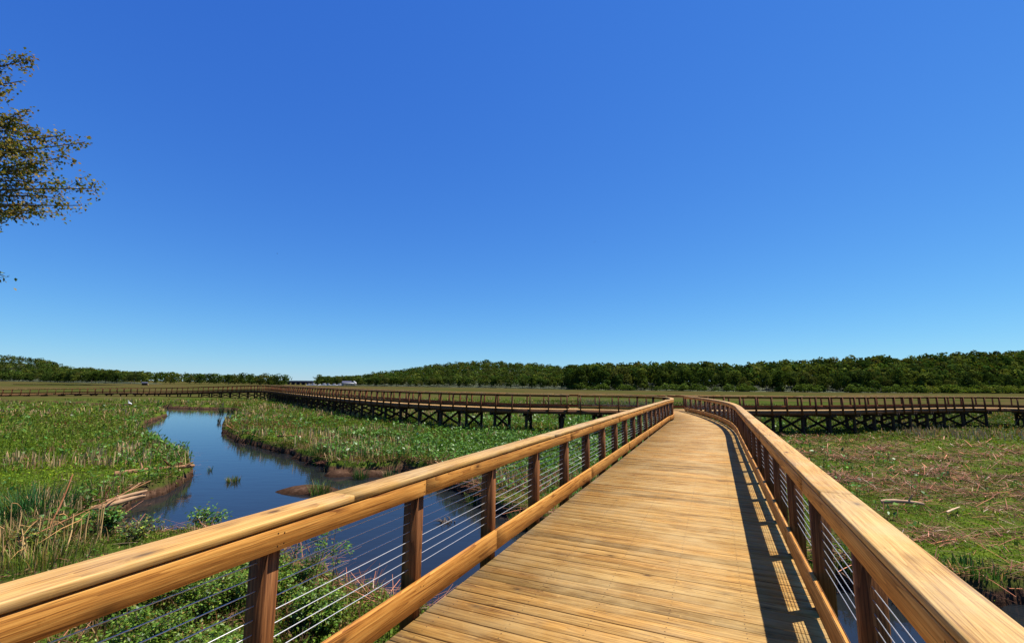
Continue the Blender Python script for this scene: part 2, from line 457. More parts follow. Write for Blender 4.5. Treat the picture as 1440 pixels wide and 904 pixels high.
# --- near boardwalk deck
def near_deck():
    root = empty('boardwalk', (3, 12, 0))
    tag(root, 'sunlit golden plank deck in the foreground, with cable rails on both sides', 'boardwalk')
    mb = MB(); r = RS(5); sc = MB()
    vl = catmull([base_line(t) for t in np.arange(-10, 19.1, 2.9)] + [(8.42, 24.2), (9.2, 26.4), (9.7, 28.4), (9.75, 30.2), (9.6, 32.45)], .2)
    # stations
    t = -9.0; pitch = .146; gap = .009
    sr = t + 12
    Ls = [(base_line(tt)) for tt in np.arange(-9.0, 10.5, pitch)]
    Rs = [(base_line(tt) + NR * WID) for tt in np.arange(-9.0, 10.5, pitch)]
    sl0 = 10 + 10.5 - .05; sr0 = 12 + 10.5 - .05
    # last straight station index -> continue along both curves proportionally
    nl = arclen(vl)[-1]; nr = arclen(RIGHT)[-1]
    tl = len(Ls) * pitch - 9.0
    n2 = int(round(((nl - (tl + 10)) + (nr - (tl + 12))) / 2 / pitch))
    a1 = np.linspace(tl + 10, nl, n2 + 1); b1 = np.linspace(tl + 12, nr, n2 + 1)
    Ls = Ls + list(at_s(vl, a1)); Rs = Rs + list(at_s(RIGHT, b1))
    Ls = np.array(Ls); Rs = np.array(Rs)
    crv = LEFT[LEFT[:, 1] > 29.0]
    for i in range(len(Ls) - 1):
        d = Rs[i] - Ls[i]; d /= np.linalg.norm(d)
        A = Ls[i] + d * .045; B = Rs[i] - d * .045
        A2 = Ls[i + 1] + d * .045; B2 = Rs[i + 1] - d * .045
        if A[1] > 29.2:      # the inside corner: planks run out to the curving rail
            k = np.argmin(abs(crv[:, 1] - A[1]) + (crv[:, 0] > 9.65) * 0)
            sh = max(0, A[0] - (crv[k, 0] + .02))
            A = A - d * sh; A2 = A2 - d * sh
        u = A2 - A; ul = np.linalg.norm(u); u = u / ul
        w = B2 - B; wl = np.linalg.norm(w); w = w / wl
        g = gap * r.uniform(.5, 1.3)
        z = r.uniform(-.0015, .0015)
        zz = [z + r.uniform(-.001, .001) for _ in range(2)]
        c = tint(r, .17, .06)
        if r.rand() < .16: c = tuple(x * .74 for x in c)
        elif r.rand() < .12: c = tuple(x * 1.15 for x in c)
        e = .004
        rows = []
        for (X, Y, U_, W_, z_) in ((A, A2, u, w, zz[0]), (B, B2, w, u, zz[1])):
            p0 = X + U_ * g / 2; p1 = Y - U_ * g / 2
            rows.append([(p0[0], p0[1], z_ - .038), (p0[0], p0[1], z_ - e), (*(p0 + U_ * e), z_), (*(p1 - U_ * e), z_), (p1[0], p1[1], z_ - e), (p1[0], p1[1], z_ - .038)])
        V = rows[0] + rows[1]
        ln = np.linalg.norm(B - A); u0 = r.uniform(0, 80); v0 = r.uniform(0, 9)
        F = []; UV = []
        per = [0, .034, .038, pitch + .03, pitch + .034, pitch + .07]
        for j in range(5):
            F.append((j, 6 + j, 6 + j + 1, j + 1))
            UV += [(u0, v0 + per[j]), (u0 + ln, v0 + per[j]), (u0 + ln, v0 + per[j + 1]), (u0, v0 + per[j + 1])]
        F += [(0, 1, 4, 5), (1, 2, 3, 4), (11, 10, 7, 6), (10, 9, 8, 7)]
        UV += [(u0, v0), (u0, v0 + .03), (u0 + .03, v0 + .03), (u0 + .03, v0)] * 4
        mb.add(V, F, c, UV)
        if 2 < A[1] < 16:    # screw heads over the joists
            for f in (.05, .24, .43, .62, .81, .96):
                for q in (.28, .72):
                    p = (A + (B - A) * f) * (1 - q) + (A2 + (B2 - A2) * f) * q + r.uniform(-.006, .006, 2)
                    rr = .0042
                    vv = [(p[0] + rr * math.cos(k * math.pi / 4), p[1] + rr * math.sin(k * math.pi / 4), z + .0022) for k in range(8)]
                    sc.add(vv, [(0, 1, 2, 3), (0, 3, 4, 7), (7, 4, 5, 6)])
    n0 = len(np.vstack(mb.F))
    mb.add(np.vstack(sc.V), np.vstack(sc.F))
    me = mb.mesh('deck')
    me.materials.append(M['deck']); me.materials.append(M['screw'])
    mi = np.zeros(len(me.polygons), dtype=np.int32); mi[n0:] = 1
    me.polygons.foreach_set('material_index', mi)
    o = obj('deck', me, None, root); o.location = (-3, -12, 0)
    # joists and beams under it
    Pc = np.array([(base_line(t)) for t in np.arange(-9, 19.5, 1.0)])
    for off in (.02, .72, 1.44, 2.16, 2.83):
        m2 = MB(); m2.sweep(Pc + NR * off, [(.02, -.042), (.02, -.28), (-.02, -.28), (-.02, -.042)], tint(rs, .1))
        o = obj('stringer', m2.mesh('stringer'), M['frame'], root); o.location = (-3, -12, 0)
    for t in np.arange(-5.1, 21, 2.624):
        c = base_line(t) + NR * WID / 2
        add_bent(root, c, D, NR, 0.0, (-3, -12, 0), WID)
    return root

def add_bent(root, c, t, n, z, loc, wid, ground=-1.9):
    mb = MB()
    for s in (-1, 1):
        mb.box((c[0] + t[0] * s * .155, c[1] + t[1] * s * .155, z - .40), (t[0], t[1], 0), (n[0], n[1], 0), (0, 0, 1), .035, wid / 2 + .05, .118, tint(rs, .1))
    b = obj('pile_bent', mb.mesh('bent_beam'), M['pile'], root); b.location = loc
    off = wid / 2 - .38
    for s in (-1, 1):
        p = c + n * s * off
        m2 = MB()
        zz = np.array([ground - .7, ground + .3, z - .3])
        lean = rs.normal(0, .035, 2); kk = np.array([1.3, 1.0, 0])
        m2.tube(np.column_stack([p[0] + lean[0] * kk, p[1] + lean[1] * kk, zz]), np.array([.128, .125, .118]) * rs.uniform(.88, 1.1), 10, tint(rs, .3))
        q = obj('pile', m2.mesh('pile', True), M['pile'], b)
    h = z - .55 - ground
    if h > .7:
        for s in (-1, 1):
            a = np.array([c[0] - n[0] * s * off + t[0] * s * .15, c[1] - n[1] * s * off + t[1] * s * .15, ground + .25])
            e = np.array([c[0] + n[0] * s * off + t[0] * s * .15, c[1] + n[1] * s * off + t[1] * s * .15, z - .62])
            d = e - a; L = np.linalg.norm(d); d /= L
            up = np.cross(d, (t[0], t[1], 0)); up /= np.linalg.norm(up)
            m2 = MB(); m2.box((a + e) / 2, d, up, (t[0], t[1], 0), L / 2, .085, .028, tint(rs, .1))
            obj('brace', m2.mesh('brace'), M['pile'], b)
    return b

near_deck()

def branch(P, out_side, label, s_split, bent0, bents_to, cap_seed, lab_near, lab_far, posts_from, lab2_near=None, lab2_far=None):
    """out_side=+1: the strip lies on the right normal of P"""
    Q = offset_path(P, WID * out_side)
    L = arclen(P)[-1]
    c = at_s(P, np.array([min(L * .3, 30)]))[0]
    root = empty('boardwalk', (c[0], c[1], 0)); tag(root, label, 'boardwalk')
    loc = (-c[0], -c[1], 0)
    mb = MB(); r = RS(cap_seed)
    n = int(L / .146)
    s = np.linspace(0, L, n + 1)
    A = at_s(P, s); Bp = at_s(Q, np.linspace(0, arclen(Q)[-1], n + 1))
    for i in range(n):
        d = Bp[i, :2] - A[i, :2]; d /= np.linalg.norm(d)
        a0 = A[i] + np.array([*d * .03, 0]); a1 = A[i + 1] * .96 + A[i] * .04 + np.array([*d * .03, 0])
        b0 = Bp[i] - np.array([*d * .03, 0]); b1 = Bp[i + 1] * .96 + Bp[i] * .04 - np.array([*d * .03, 0])
        V = [a0, a1, b1, b0] + [x - np.array([0, 0, .038]) for x in (a0, a1, b1, b0)]
        u0 = r.uniform(0, 60); v0 = r.uniform(0, 9)
        top = (0, 1, 2, 3) if out_side < 0 else (3, 2, 1, 0)
        uvt = [(u0, v0), (u0, v0 + .14), (u0 + 2.8, v0 + .14), (u0 + 2.8, v0)]
        if out_side > 0: uvt = uvt[::-1]
        F = [top, (0, 4, 5, 1), (3, 2, 6, 7)]
        mb.add(V, F, tint(r, .1), uvt + [(u0, v0), (u0, v0 + .03), (u0 + .14, v0 + .03), (u0 + .14, v0)] * 2)
    o = obj('deck', mb.mesh('deck'), M['deck'], root); o.location = loc
    for off in (.0, .95, 1.9, WID):
        m2 = MB(); oo = off * out_side
        m2.sweep(resample(P, .7), [(oo + .02, -.042), (oo + .02, -.31), (oo - .02, -.31), (oo - .02, -.042)], tint(rs, .1))
        o = obj('stringer', m2.mesh('stringer'), M['frame'], root); o.location = loc
    sb = bent0
    while sb < bents_to:
        p = at_s(P, np.array([sb]))[0]; t = tang(P, sb); nn = np.array([t[1], -t[0]]) * out_side
        add_bent(root, p[:2] + nn * WID / 2, t, nn, p[2], loc, WID)
        sb += 2.624
    def posts(PP, a, b):
        k = a; out = []
        while k < b: out.append(k); k += 1.312
        return out
    sp = s_split if s_split else L
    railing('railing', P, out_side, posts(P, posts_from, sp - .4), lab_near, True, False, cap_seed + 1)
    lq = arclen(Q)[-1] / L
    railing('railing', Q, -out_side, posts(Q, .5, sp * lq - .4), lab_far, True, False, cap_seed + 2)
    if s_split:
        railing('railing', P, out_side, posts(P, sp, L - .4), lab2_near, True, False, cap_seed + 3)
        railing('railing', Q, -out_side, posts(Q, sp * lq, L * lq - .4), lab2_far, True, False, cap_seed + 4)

sLB = arclen(LB)
i_split = np.argmin(abs(LB[:, 0] + 50))
branch(LB, 1, 'long raised boardwalk on cross braced piles curving away to the left over the marsh', sLB[i_split], 6.0, sLB[-1], 21,
       'creek-side rail of the raised boardwalk curving away to the left', 'rail along the back edge of the raised boardwalk curving away to the left', 8.3,
       'creek-side rail of the low ramp section of boardwalk at the far left', 'back rail of the low ramp section of boardwalk at the far left')
branch(RB, -1, 'raised boardwalk on cross braced piles running to the right edge in front of the woods', None, 2.2, 47, 31,
       'front rail of the right raised boardwalk, nearest to the reed litter', 'rail along the back edge of the raised boardwalk on the right, towards the woods', .5)

# ------------------------------------------------------------------ marsh ground and water
WL = -2.2
POLY = np.array([(-140, 92), (-90, 81), (-67, 73.5), (-60, 69.5), (-47, 65.5), (-38.6, 63.6), (-33, 55), (-29.4, 48.5), (-26.3, 41), (-23, 36.2), (-20.7, 33.2), (-16.6, 28.8),
    (-12.5, 25.6), (-9.5, 22.5), (-8.1, 20.9), (-6.7, 20.4), (-5.0, 21.0), (-3.6, 20.5), (-2.0, 17.7), (-.75, 15.4), (.5, 13.0), (2.6, 11.3), (5, 10.2), (6.6, 9.7), (7.8, 9.25),
    (8.8, 8.9), (10, 9.2), (12.5, 9.8), (18, 9.8), (30, 6), (60, -4), (60, -14), (30, -3), (16, 2.5), (9, 4.5), (5, 5.0), (1.5, 5.8), (-1.2, 7.3), (-2.3, 8.1), (-3.1, 8.7), (-4.0, 9.4), (-5.4, 10.4),
    (-7.0, 11.2), (-8.4, 11.3), (-9.4, 11.0), (-10.4, 11.3), (-11.0, 12.0), (-11.4, 12.9), (-11.7, 14.0), (-12.2, 15.7), (-12.0, 16.6), (-12.9, 19.2), (-14.2, 21.2), (-17.8, 25.1),
    (-23.8, 31.4), (-29.0, 37.6), (-33.2, 44), (-35.4, 47.6), (-37.5, 52), (-43, 58.5), (-47.1, 61.2), (-59, 65.2), (-67.6, 69.8), (-90, 77), (-140, 88)])

def poly_sd(x, y, poly):
    """signed distance, positive inside"""
    x = np.asarray(x, float); y = np.asarray(y, float)
    d = np.full(x.shape, 1e9); ins = np.zeros(x.shape, bool)
    n = len(poly)
    for i in range(n):
        a = poly[i]; b = poly[(i + 1) % n]; e = b - a
        t = np.clip(((x - a[0]) * e[0] + (y - a[1]) * e[1]) / (e @ e), 0, 1)
        d = np.minimum(d, (x - a[0] - e[0] * t) ** 2 + (y - a[1] - e[1] * t) ** 2)
        c = ((a[1] > y) != (b[1] > y))
        with np.errstate(divide='ignore', invalid='ignore'):
            xi = (b[0] - a[0]) * (y - a[1]) / (b[1] - a[1] if b[1] != a[1] else 1e-9) + a[0]
        ins ^= c & (x < xi)
    return np.where(ins, 1, -1) * np.sqrt(d)

# dense copy for the ragged bank
MOUNDS = [(-7.35, 17.35, 1.15, .62, .22), (-12.2, 27.1, 1.2, .8, .42), (-10.6, 24.6, .9, .5, .3), (-7.4, 20.3, .6, .5, .25), (-5.8, 20.2, 1.2, .35, .25), (-3.2, 19.6, .8, .4, .22), (-9.3, 23.4, .8, .5, .3)]
def channel(x, y):
    r = np.hypot(x, y)
    d = poly_sd(x, y, POLY)
    a = np.clip(r / 30, .35, 1.1)
    d = d + np.clip((r - 16) * .028, 0, 1.0)
    d = d + (fbm(x * .9, y * .9, 3, 3) - .5) * .8 * a + (fbm(x * 3.1, y * 3.1, 8, 2) - .5) * .25
    return d
def ground_z(x, y):
    x = np.asarray(x, float); y = np.asarray(y, float)
    near = (np.hypot(x, y) < 170)
    d = np.full(x.shape, -50.0)
    d[near] = channel(x[near], y[near])
    z = -1.8 + (fbm(x * .35, y * .35, 5, 4) - .5) * .28 + (fbm(x * 2.2, y * 2.2, 6, 3) - .5) * .10
    z = z + .1 * sstep(2.2, .4, -d) * (d < 0)
    drop = sstep(-.04, .14, d)
    z = z - drop * .62 - .5 * sstep(.4, 2.5, d)
    for (mx, my, ax, ay, hh) in MOUNDS:
        q = ((x - mx) / ax) ** 2 + ((y - my) / ay) ** 2
        q = q * (1 + .5 * (fbm(x * 2.5, y * 2.5, 12, 2) - .5))
        top = WL + hh * (1 - q) * 1.0
        z = np.where(q < 1.4, np.maximum(z, np.minimum(top, -1.8 + hh * .3)), z)
    return z

def build_ground():
    th = np.concatenate([np.linspace(-62, 62, 520), np.linspace(62, 298, 110)[1:]])
    th = np.radians(th)
    rr = np.concatenate([np.geomspace(.6, 4, 14)[:-1], np.geomspace(4, 90, 330)[:-1], np.geomspace(90, 6000, 70)])
    TH, RR = np.meshgrid(th, rr)
    X = RR * np.sin(TH); Y = RR * np.cos(TH)
    Z = ground_z(X, Y)
    nr, nt_ = X.shape
    V = np.stack([X, Y, Z], -1).reshape(-1, 3)
    idx = np.arange(nr * nt_).reshape(nr, nt_)
    a = idx[:-1, :-1]; b = idx[:-1, 1:]; c = idx[1:, 1:]; d = idx[1:, :-1]
    F = np.stack([a, d, c, b], -1).reshape(-1, 4)[:, ::-1]
    # close the ring
    F2 = np.stack([idx[:-1, -1], idx[:-1, 0], idx[1:, 0], idx[1:, -1]], -1)
    F = np.vstack([F, F2])
    F3 = np.column_stack([idx[0, :-1], idx[0, 1:], np.full(nt_ - 1, len(V)), np.full(nt_ - 1, len(V))])[:, :3]
    me = make_mesh('marsh_ground', V, F, smooth=True)
    return me

def ground_mat():
    m, nt, out = new_mat('marsh_soil')
    geo = nd(nt, 'ShaderNodeNewGeometry'); pos = geo.outputs['Position']
    sep = nd(nt, 'ShaderNodeSeparateXYZ'); nt.links.new(pos, sep.inputs[0])
    n1 = noise(nt, mapping(nt, pos, (.11, .11, .3)), 1.0, 5, .6)
    n2 = noise(nt, mapping(nt, pos, (.9, .9, .9)), 1.0, 5, .65)
    n3 = noise(nt, mapping(nt, pos, (6, 6, 6)), 1.0, 4, .7)
    mud = ramp(nt, n3, [(.3, (.035, .019, .011)), (.55, (.078, .043, .026)), (.75, (.14, .085, .052))])
    grn = ramp(nt, n2, [(.3, (.028, .042, .008)), (.55, (.06, .09, .012)), (.75, (.11, .145, .018))])
    mixf = ramp(nt, math_(nt, 'ADD', math_(nt, 'MULTIPLY', n1, .55), math_(nt, 'MULTIPLY', n2, .45)), [(.36, (0, 0, 0)), (.47, (1, 1, 1))])
    hz = math_(nt, 'MULTIPLY', math_(nt, 'ADD', sep.outputs['Z'], 1.98), 9.0, True)
    bank_shade = math_(nt, 'MULTIPLY', math_(nt, 'ADD', sep.outputs['Z'], 2.06), -12.0, True)  # shade of the undercut bank painted as darker mud near the waterline
    mud = mixc(nt, math_(nt, 'MULTIPLY', bank_shade, .65), mud, (.022, .012, .008))
    c = mixc(nt, math_(nt, 'MULTIPLY', mixf, hz), mud, grn)
    # open marsh far out: bands of olive, straw and pinkish dead stems
    len_ = nd(nt, 'ShaderNodeVectorMath', operation='LENGTH'); nt.links.new(pos, len_.inputs[0])
    dist = len_.outputs['Value']
    fb = noise(nt, mapping(nt, pos, (.012, .035, .02)), 1.0, 6, .7)
    fb2 = noise(nt, mapping(nt, pos, (.25, .5, .2)), 1.0, 4, .75)
    far = ramp(nt, math_(nt, 'ADD', math_(nt, 'MULTIPLY', fb, .65), math_(nt, 'MULTIPLY', fb2, .35)), [(.36, (.026, .044, .008)), (.46, (.046, .056, .012)), (.54, (.085, .057, .024)), (.62, (.048, .05, .013))])
    ff = math_(nt, 'MULTIPLY', math_(nt, 'SUBTRACT', dist, 85), 1 / 60, True)
    c = mixc(nt, ff, c, far)
    b = nd(nt, 'ShaderNodeBsdfPrincipled'); b.inputs['Specular IOR Level'].default_value = .0
    b.inputs['Roughness'].default_value = .85
    nt.links.new(c, b.inputs['Base Color'])
    bp = nd(nt, 'ShaderNodeBump'); bp.inputs['Strength'].default_value = .7; bp.inputs['Distance'].default_value = .06
    nt.links.new(n3, bp.inputs['Height']); nt.links.new(bp.outputs[0], b.inputs['Normal'])
    nt.links.new(b.outputs[0], out.inputs[0])
    return m

def water_mat():
    m, nt, out = new_mat('creek_water')
    pos = nd(nt, 'ShaderNodeNewGeometry').outputs['Position']
    b = nd(nt, 'ShaderNodeBsdfPrincipled')
    b.inputs['Base Color'].default_value = (.012, .014, .016, 1)
    b.inputs['Roughness'].default_value = .04; b.inputs['IOR'].default_value = 1.33; b.inputs['Specular IOR Level'].default_value = .36
    n1 = noise(nt, mapping(nt, pos, (.9, 2.2, 1)), 1.0, 3, .5)
    n2 = noise(nt, mapping(nt, pos, (5, 9, 1)), 1.0, 3, .6)
    bp = nd(nt, 'ShaderNodeBump'); bp.inputs['Strength'].default_value = .16; bp.inputs['Distance'].default_value = .03
    nt.links.new(math_(nt, 'ADD', n1, math_(nt, 'MULTIPLY', n2, .35)), bp.inputs['Height'])
    nt.links.new(bp.outputs[0], b.inputs['Normal'])
    nt.links.new(b.outputs[0], out.inputs[0])
    return m

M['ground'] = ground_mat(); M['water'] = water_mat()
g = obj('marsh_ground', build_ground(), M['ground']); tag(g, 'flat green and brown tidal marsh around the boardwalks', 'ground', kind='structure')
w = obj('creek_water', make_mesh('creek_water', [(-150, -25, WL), (70, -25, WL), (70, 110, WL), (-150, 110, WL)], [(0, 1, 2, 3)]), M['water'])
tag(w, 'dark blue tidal creek winding through the marsh', 'water', kind='structure')
t_ = np.linspace(0, 2 * np.pi, 40, endpoint=False)
wob = 1 + .25 * np.sin(3 * t_ + 1) + .12 * np.sin(7 * t_)
pv = np.column_stack([-301 + 30 * np.cos(t_) * wob, 312 + 24 * np.sin(t_) * wob - 9 * np.cos(t_), np.full(40, -1.62)])
pm = bpy.data.meshes.new('pond_water'); pm.from_pydata([tuple(p) for p in pv], [], [tuple(range(40))]); pm.update()
tag(obj('pond_water', pm, M['water']), 'small patch of open water far off in the marsh at the left', 'water', kind='structure')

# ------------------------------------------------------------------ marsh vegetation
def blades(P, h, wdt, lean, colr, r, nseg=2, tipw=.15, az=None, curve=.6):
    """tapered bent strips. P (n,3) feet, h, wdt (n,), lean (n,) radians from vertical"""
    n = len(P)
    if az is None: az = r.uniform(0, 2 * np.pi, n)
    face = az + np.pi / 2 + r.uniform(-.5, .5, n)
    out = np.stack([np.cos(az), np.sin(az)], -1)
    side = np.stack([np.cos(face), np.sin(face)], -1)
    V = np.zeros((n, (nseg + 1) * 2, 3), np.float32)
    pos = P.copy(); ang = lean * (1 - curve)
    for k in range(nseg + 1):
        f = k / nseg
        wk = wdt * ((1 - f) + f * tipw) * .5 if k else wdt * .32
        V[:, 2 * k, :2] = pos[:, :2] - side * wk[:, None]; V[:, 2 * k, 2] = pos[:, 2]
        V[:, 2 * k + 1, :2] = pos[:, :2] + side * wk[:, None]; V[:, 2 * k + 1, 2] = pos[:, 2]
        sl = h / nseg
        pos = pos + np.column_stack([out * (np.sin(ang) * sl)[:, None], np.cos(ang) * sl])
        ang = ang + lean * curve * 2 / nseg
    base = (np.arange(n) * (nseg + 1) * 2)[:, None]
    F = np.concatenate([base + np.array([[2 * k, 2 * k + 1, 2 * k + 3, 2 * k + 2]]) for k in range(nseg)], 0)
    C = np.repeat(colr, (nseg + 1) * 2, axis=0)
    return V.reshape(-1, 3), F, C

def leaves(P, L, W, el, az, colr, r):
    """diamond leaves with a folded midrib: 4 verts, 1 quad bent... two triangles as one quad"""
    n = len(P)
    d = np.stack([np.cos(az) * np.cos(el), np.sin(az) * np.cos(el), np.sin(el)], -1)
    s = norm(np.cross(d, np.stack([r.normal(0, .5, n), r.normal(0, .5, n), np.ones(n)], -1)))
    up = np.cross(s, d)
    V = np.zeros((n, 4, 3), np.float32)
    V[:, 0] = P
    V[:, 1] = P + d * (L * .42)[:, None] + s * (W * .5)[:, None] + up * (W * .12)[:, None]
    V[:, 2] = P + d * L[:, None] - up * (L * .12)[:, None]
    V[:, 3] = P + d * (L * .42)[:, None] - s * (W * .5)[:, None] + up * (W * .12)[:, None]
    F = (np.arange(n) * 4)[:, None] + np.array([[0, 1, 2, 3]])
    return V.reshape(-1, 3), F, np.repeat(colr, 4, axis=0)

def join(parts):
    V = []; F = []; C = []; n = 0
    for v, f, c in parts:
        V.append(v); F.append(f + n); C.append(c); n += len(v)
    return np.vstack(V), np.vstack(F), np.vstack(C)

def jit(base, n, r, v=.25, hue=.12):
    b = np.asarray(base, float)
    k = np.exp(r.normal(0, v, n))[:, None]
    h = r.normal(0, hue, n)
    m = np.stack([1 + h, np.ones(n), 1 - h * .5], -1)
    return np.clip(b * k * m, .003, .9)

def scatter(n, r, rmin=4, rmax=120, a0=-56, a1=56):
    R_ = np.exp(r.uniform(math.log(rmin), math.log(rmax), n)); A = np.radians(r.uniform(a0, a1, n))
    return R_ * np.sin(A), R_ * np.cos(A), R_

def strip_dist(x, y, P):
    d = np.full(x.shape, 1e9)
    Q = P[::3, :2]
    for i in range(len(Q) - 1):
        a, b = Q[i], Q[i + 1]; e = b - a
        t = np.clip(((x - a[0]) * e[0] + (y - a[1]) * e[1]) / (e @ e), 0, 1)
        d = np.minimum(d, (x - a[0] - e[0] * t) ** 2 + (y - a[1] - e[1] * t) ** 2)
    return np.sqrt(d)

MIDN = np.array([base_line(t) + NR * WID / 2 for t in np.arange(-9, 20, .5)])
MIDL = offset_path(LB, WID / 2); MIDR = offset_path(RB, -WID / 2)
def free(x, y):
    """True where plants stand: dry land, not under the near deck"""
    d = channel(x, y)
    ok = d < -.01
    ok &= strip_dist(x, y, MIDN) > 1.75
    ok &= strip_dist(x, y, RIGHT) > .3
    return ok, d

def blob(x, y, cx, cy, ax, ay, rot=0):
    c, s = math.cos(rot), math.sin(rot)
    u = (x - cx) * c + (y - cy) * s; v = -(x - cx) * s + (y - cy) * c
    return np.exp(-((u / ax) ** 2 + (v / ay) ** 2))

def litter_w(x, y):
    w = blob(x, y, 19.5, 26.5, 10, 5.5, .15) * 1.35 + blob(x, y, 14.5, 19.5, 5.5, 3.2, .5) * .6 + blob(x, y, 25, 20, 6.5, 2.0, .1) * .55
    w += blob(x, y, 17.0, 14.9, 3.4, .6, .1) * .9 + blob(x, y, 10.2, 11.6, 1.0, .6) * .4 + blob(x, y, 21.5, 15.5, 3.5, .8) * .6 + blob(x, y, 13.2, 11.9, 1.4, .4) * .3
    w += blob(x, y, 1.6, 16.0, 2.6, 2.6) * 1.2 + blob(x, y, -1.0, 18.5, 2.0, 1.6) * .8 + blob(x, y, 4.6, 20.5, 2.2, 3.0) * .45
    w += blob(x, y, -25, 45, 5, 1.6, -.5) * .9 + blob(x, y, -9, 29, 3, .9) * .5
    return w
def lime_w(x, y):
    return np.clip(blob(x, y, 17, 12, 10, 4.0, .1) * 1.4 + blob(x, y, 31, 27, 9, 7) * .9 + blob(x, y, -16, 18.5, 5, 2.6) * 1.25 + blob(x, y, -27, 24, 8, 3) * .5 + blob(x, y, -14, 30, 5, 3) * .7 + blob(x, y, -3, 24, 5, 3) * .5 + blob(x, y, 28, 17, 5, 4) * .8, 0, 1.3)

def build_marsh():
    # --- low turf: short fine blades everywhere
    r = RS(101)
    x, y, q = scatter(170000, r, 4.5, 100)
    ok, d = free(x, y)
    lw = litter_w(x, y); li = lime_w(x, y)
    pat = fbm(x * .18, y * .18, 40, 4)
    keep = ok & (r.rand(len(x)) < np.clip(1.1 - lw * np.where(x > 5, .80, 1.25), .12, 1) * np.where((pat < .38) & (x < 5) & (li < .25) & (d < -1.2), .45, 1.0))
    x, y, q, li, pat = x[keep], y[keep], q[keep], li[keep], pat[keep]
    k = 3
    n = len(x) * k
    X = np.repeat(x, k) + r.normal(0, .06, n) * np.repeat(np.clip(q / 12, 1, 6), k); Y = np.repeat(y, k) + r.normal(0, .06, n) * np.repeat(np.clip(q / 12, 1, 6), k)
    Z = ground_z(X, Y)
    Q = np.repeat(q, k); LI = np.repeat(li, k); PA = np.repeat(pat, k)
    h = (.14 + .14 * r.rand(n)) * np.where((X > 5) & (Q < 60), .50, 1.0) * (1 + .5 * (PA - .5)) * np.where(LI > .5, .7, 1.0) * np.clip(Q / 25, .8, 1.6)
    wd = (.012 + .014 * r.rand(n)) * np.clip(Q / 11, 1, 9)
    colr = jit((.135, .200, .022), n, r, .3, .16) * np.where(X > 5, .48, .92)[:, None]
    lim = jit((.18, .275, .012), n, r, .25, .14)
    f = np.clip(LI, 0, 1)[:, None] * (.6 + .4 * r.rand(n))[:, None]
    colr = colr * (1 - f) + lim * f
    dr = (r.rand(n) < (.08 + .22 * (PA < .42)) * np.where(LI > .45, .2, 1))
    colr[dr] = jit((.26, .17, .075), dr.sum(), r, .3, .1)
    pt = .55 + .75 * fbm(X * .8, Y * .8, 31, 3)
    colr = colr * (pt * .85)[:, None]
    sel = r.rand(n) < .5
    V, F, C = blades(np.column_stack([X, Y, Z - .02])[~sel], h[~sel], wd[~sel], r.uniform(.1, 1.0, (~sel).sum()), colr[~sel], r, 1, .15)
    m = sel.sum(); qs = np.clip(Q[sel] / 22, .7, 3.0)
    V2, F2, C2 = leaves(np.column_stack([X, Y, Z + h * r.uniform(.15, .95, n)])[sel], r.uniform(.05, .11, m) * qs, r.uniform(.03, .06, m) * qs, r.uniform(-.5, 1.0, m), r.uniform(0, 6.28, m), colr[sel], r)
    V, F, C = join([(V, F, C), (V2, F2, C2)])
    o = obj('marsh_turf', make_mesh('marsh_turf', V, F, C), M['leaf'])
    tag(o, 'short green turf covering the marsh flats on both sides of the creek', 'grass', kind='stuff')

    # --- rushes and sedges: taller blades in clumps
    r = RS(102)
    x, y, q = scatter(34000, r, 7, 110)
    ok, d = free(x, y)
    lw = litter_w(x, y); li = lime_w(x, y)
    pat = fbm(x * .25, y * .25, 55, 4)
    edge = sstep(1.4, .1, -d)
    keep = ok & (r.rand(len(x)) < np.clip(1.1 - lw * .75, .12, 1) * (.25 + .75 * (pat > .47)) * (1 - .8 * np.clip(li, 0, 1)) * (.75 + .4 * edge) + .8 * sstep(.9, .1, -d) * (x < 5))
    under = (strip_dist(x, y, MIDL) < 1.6) | (strip_dist(x, y, MIDR) < 1.6)
    keep &= ~under
    keep &= ~((q < 14.5) & (r.rand(len(x)) < .7))
    keep &= ~((x > 5) & (q < 60) & (r.rand(len(x)) < .65))
    x, y, q, pat, d = x[keep], y[keep], q[keep], pat[keep], d[keep]
    k = 6
    n = len(x) * k
    sc = np.repeat(np.clip(q / 16, .8, 3.2), k)
    X = np.repeat(x, k) + r.normal(0, .07, n) * sc; Y = np.repeat(y, k) + r.normal(0, .07, n) * sc
    Z = ground_z(X, Y)
    Q = np.repeat(q, k); PA = np.repeat(pat, k)
    tall = np.repeat(np.exp(r.normal(-.18, .25, len(x))), k)
    right = np.where((X > 5) & (Q < 60), .36, 1.0)
    h = (.24 + .24 * r.rand(n)) * tall * right
    wd = (.014 + .012 * r.rand(n)) * np.clip(Q / 12, 1, 7)
    cl = np.repeat(r.rand(len(x)), k)
    colr = jit((.085, .165, .022), n, r, .22, .12) * (1 - cl[:, None]) + jit((.17, .235, .032), n, r, .22, .12) * cl[:, None]
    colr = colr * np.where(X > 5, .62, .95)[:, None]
    dry = np.repeat((fbm(x * .13, y * .22, 77, 4) + r.normal(0, .07, len(x))) > .60, k)
    colr[dry] = jit((.30, .18, .08), dry.sum(), r, .28, .12)
    red = np.repeat((fbm(x * .11, y * .3, 79, 4) + r.normal(0, .04, len(x))) > .63, k) & (X < 4)
    colr[red] = jit((.20, .085, .042), red.sum(), r, .3, .12)
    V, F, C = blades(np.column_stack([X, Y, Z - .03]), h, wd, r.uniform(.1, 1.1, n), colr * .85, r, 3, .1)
    o = obj('marsh_rushes', make_mesh('marsh_rushes', V, F, C), M['leaf'])
    tag(o, 'taller green and straw coloured rushes in loose clumps over the marsh', 'rushes', kind='stuff')

    # --- broad arum leaves on stalks, glossy
    r = RS(103)
    x, y, q = scatter(52000, r, 7, 90)
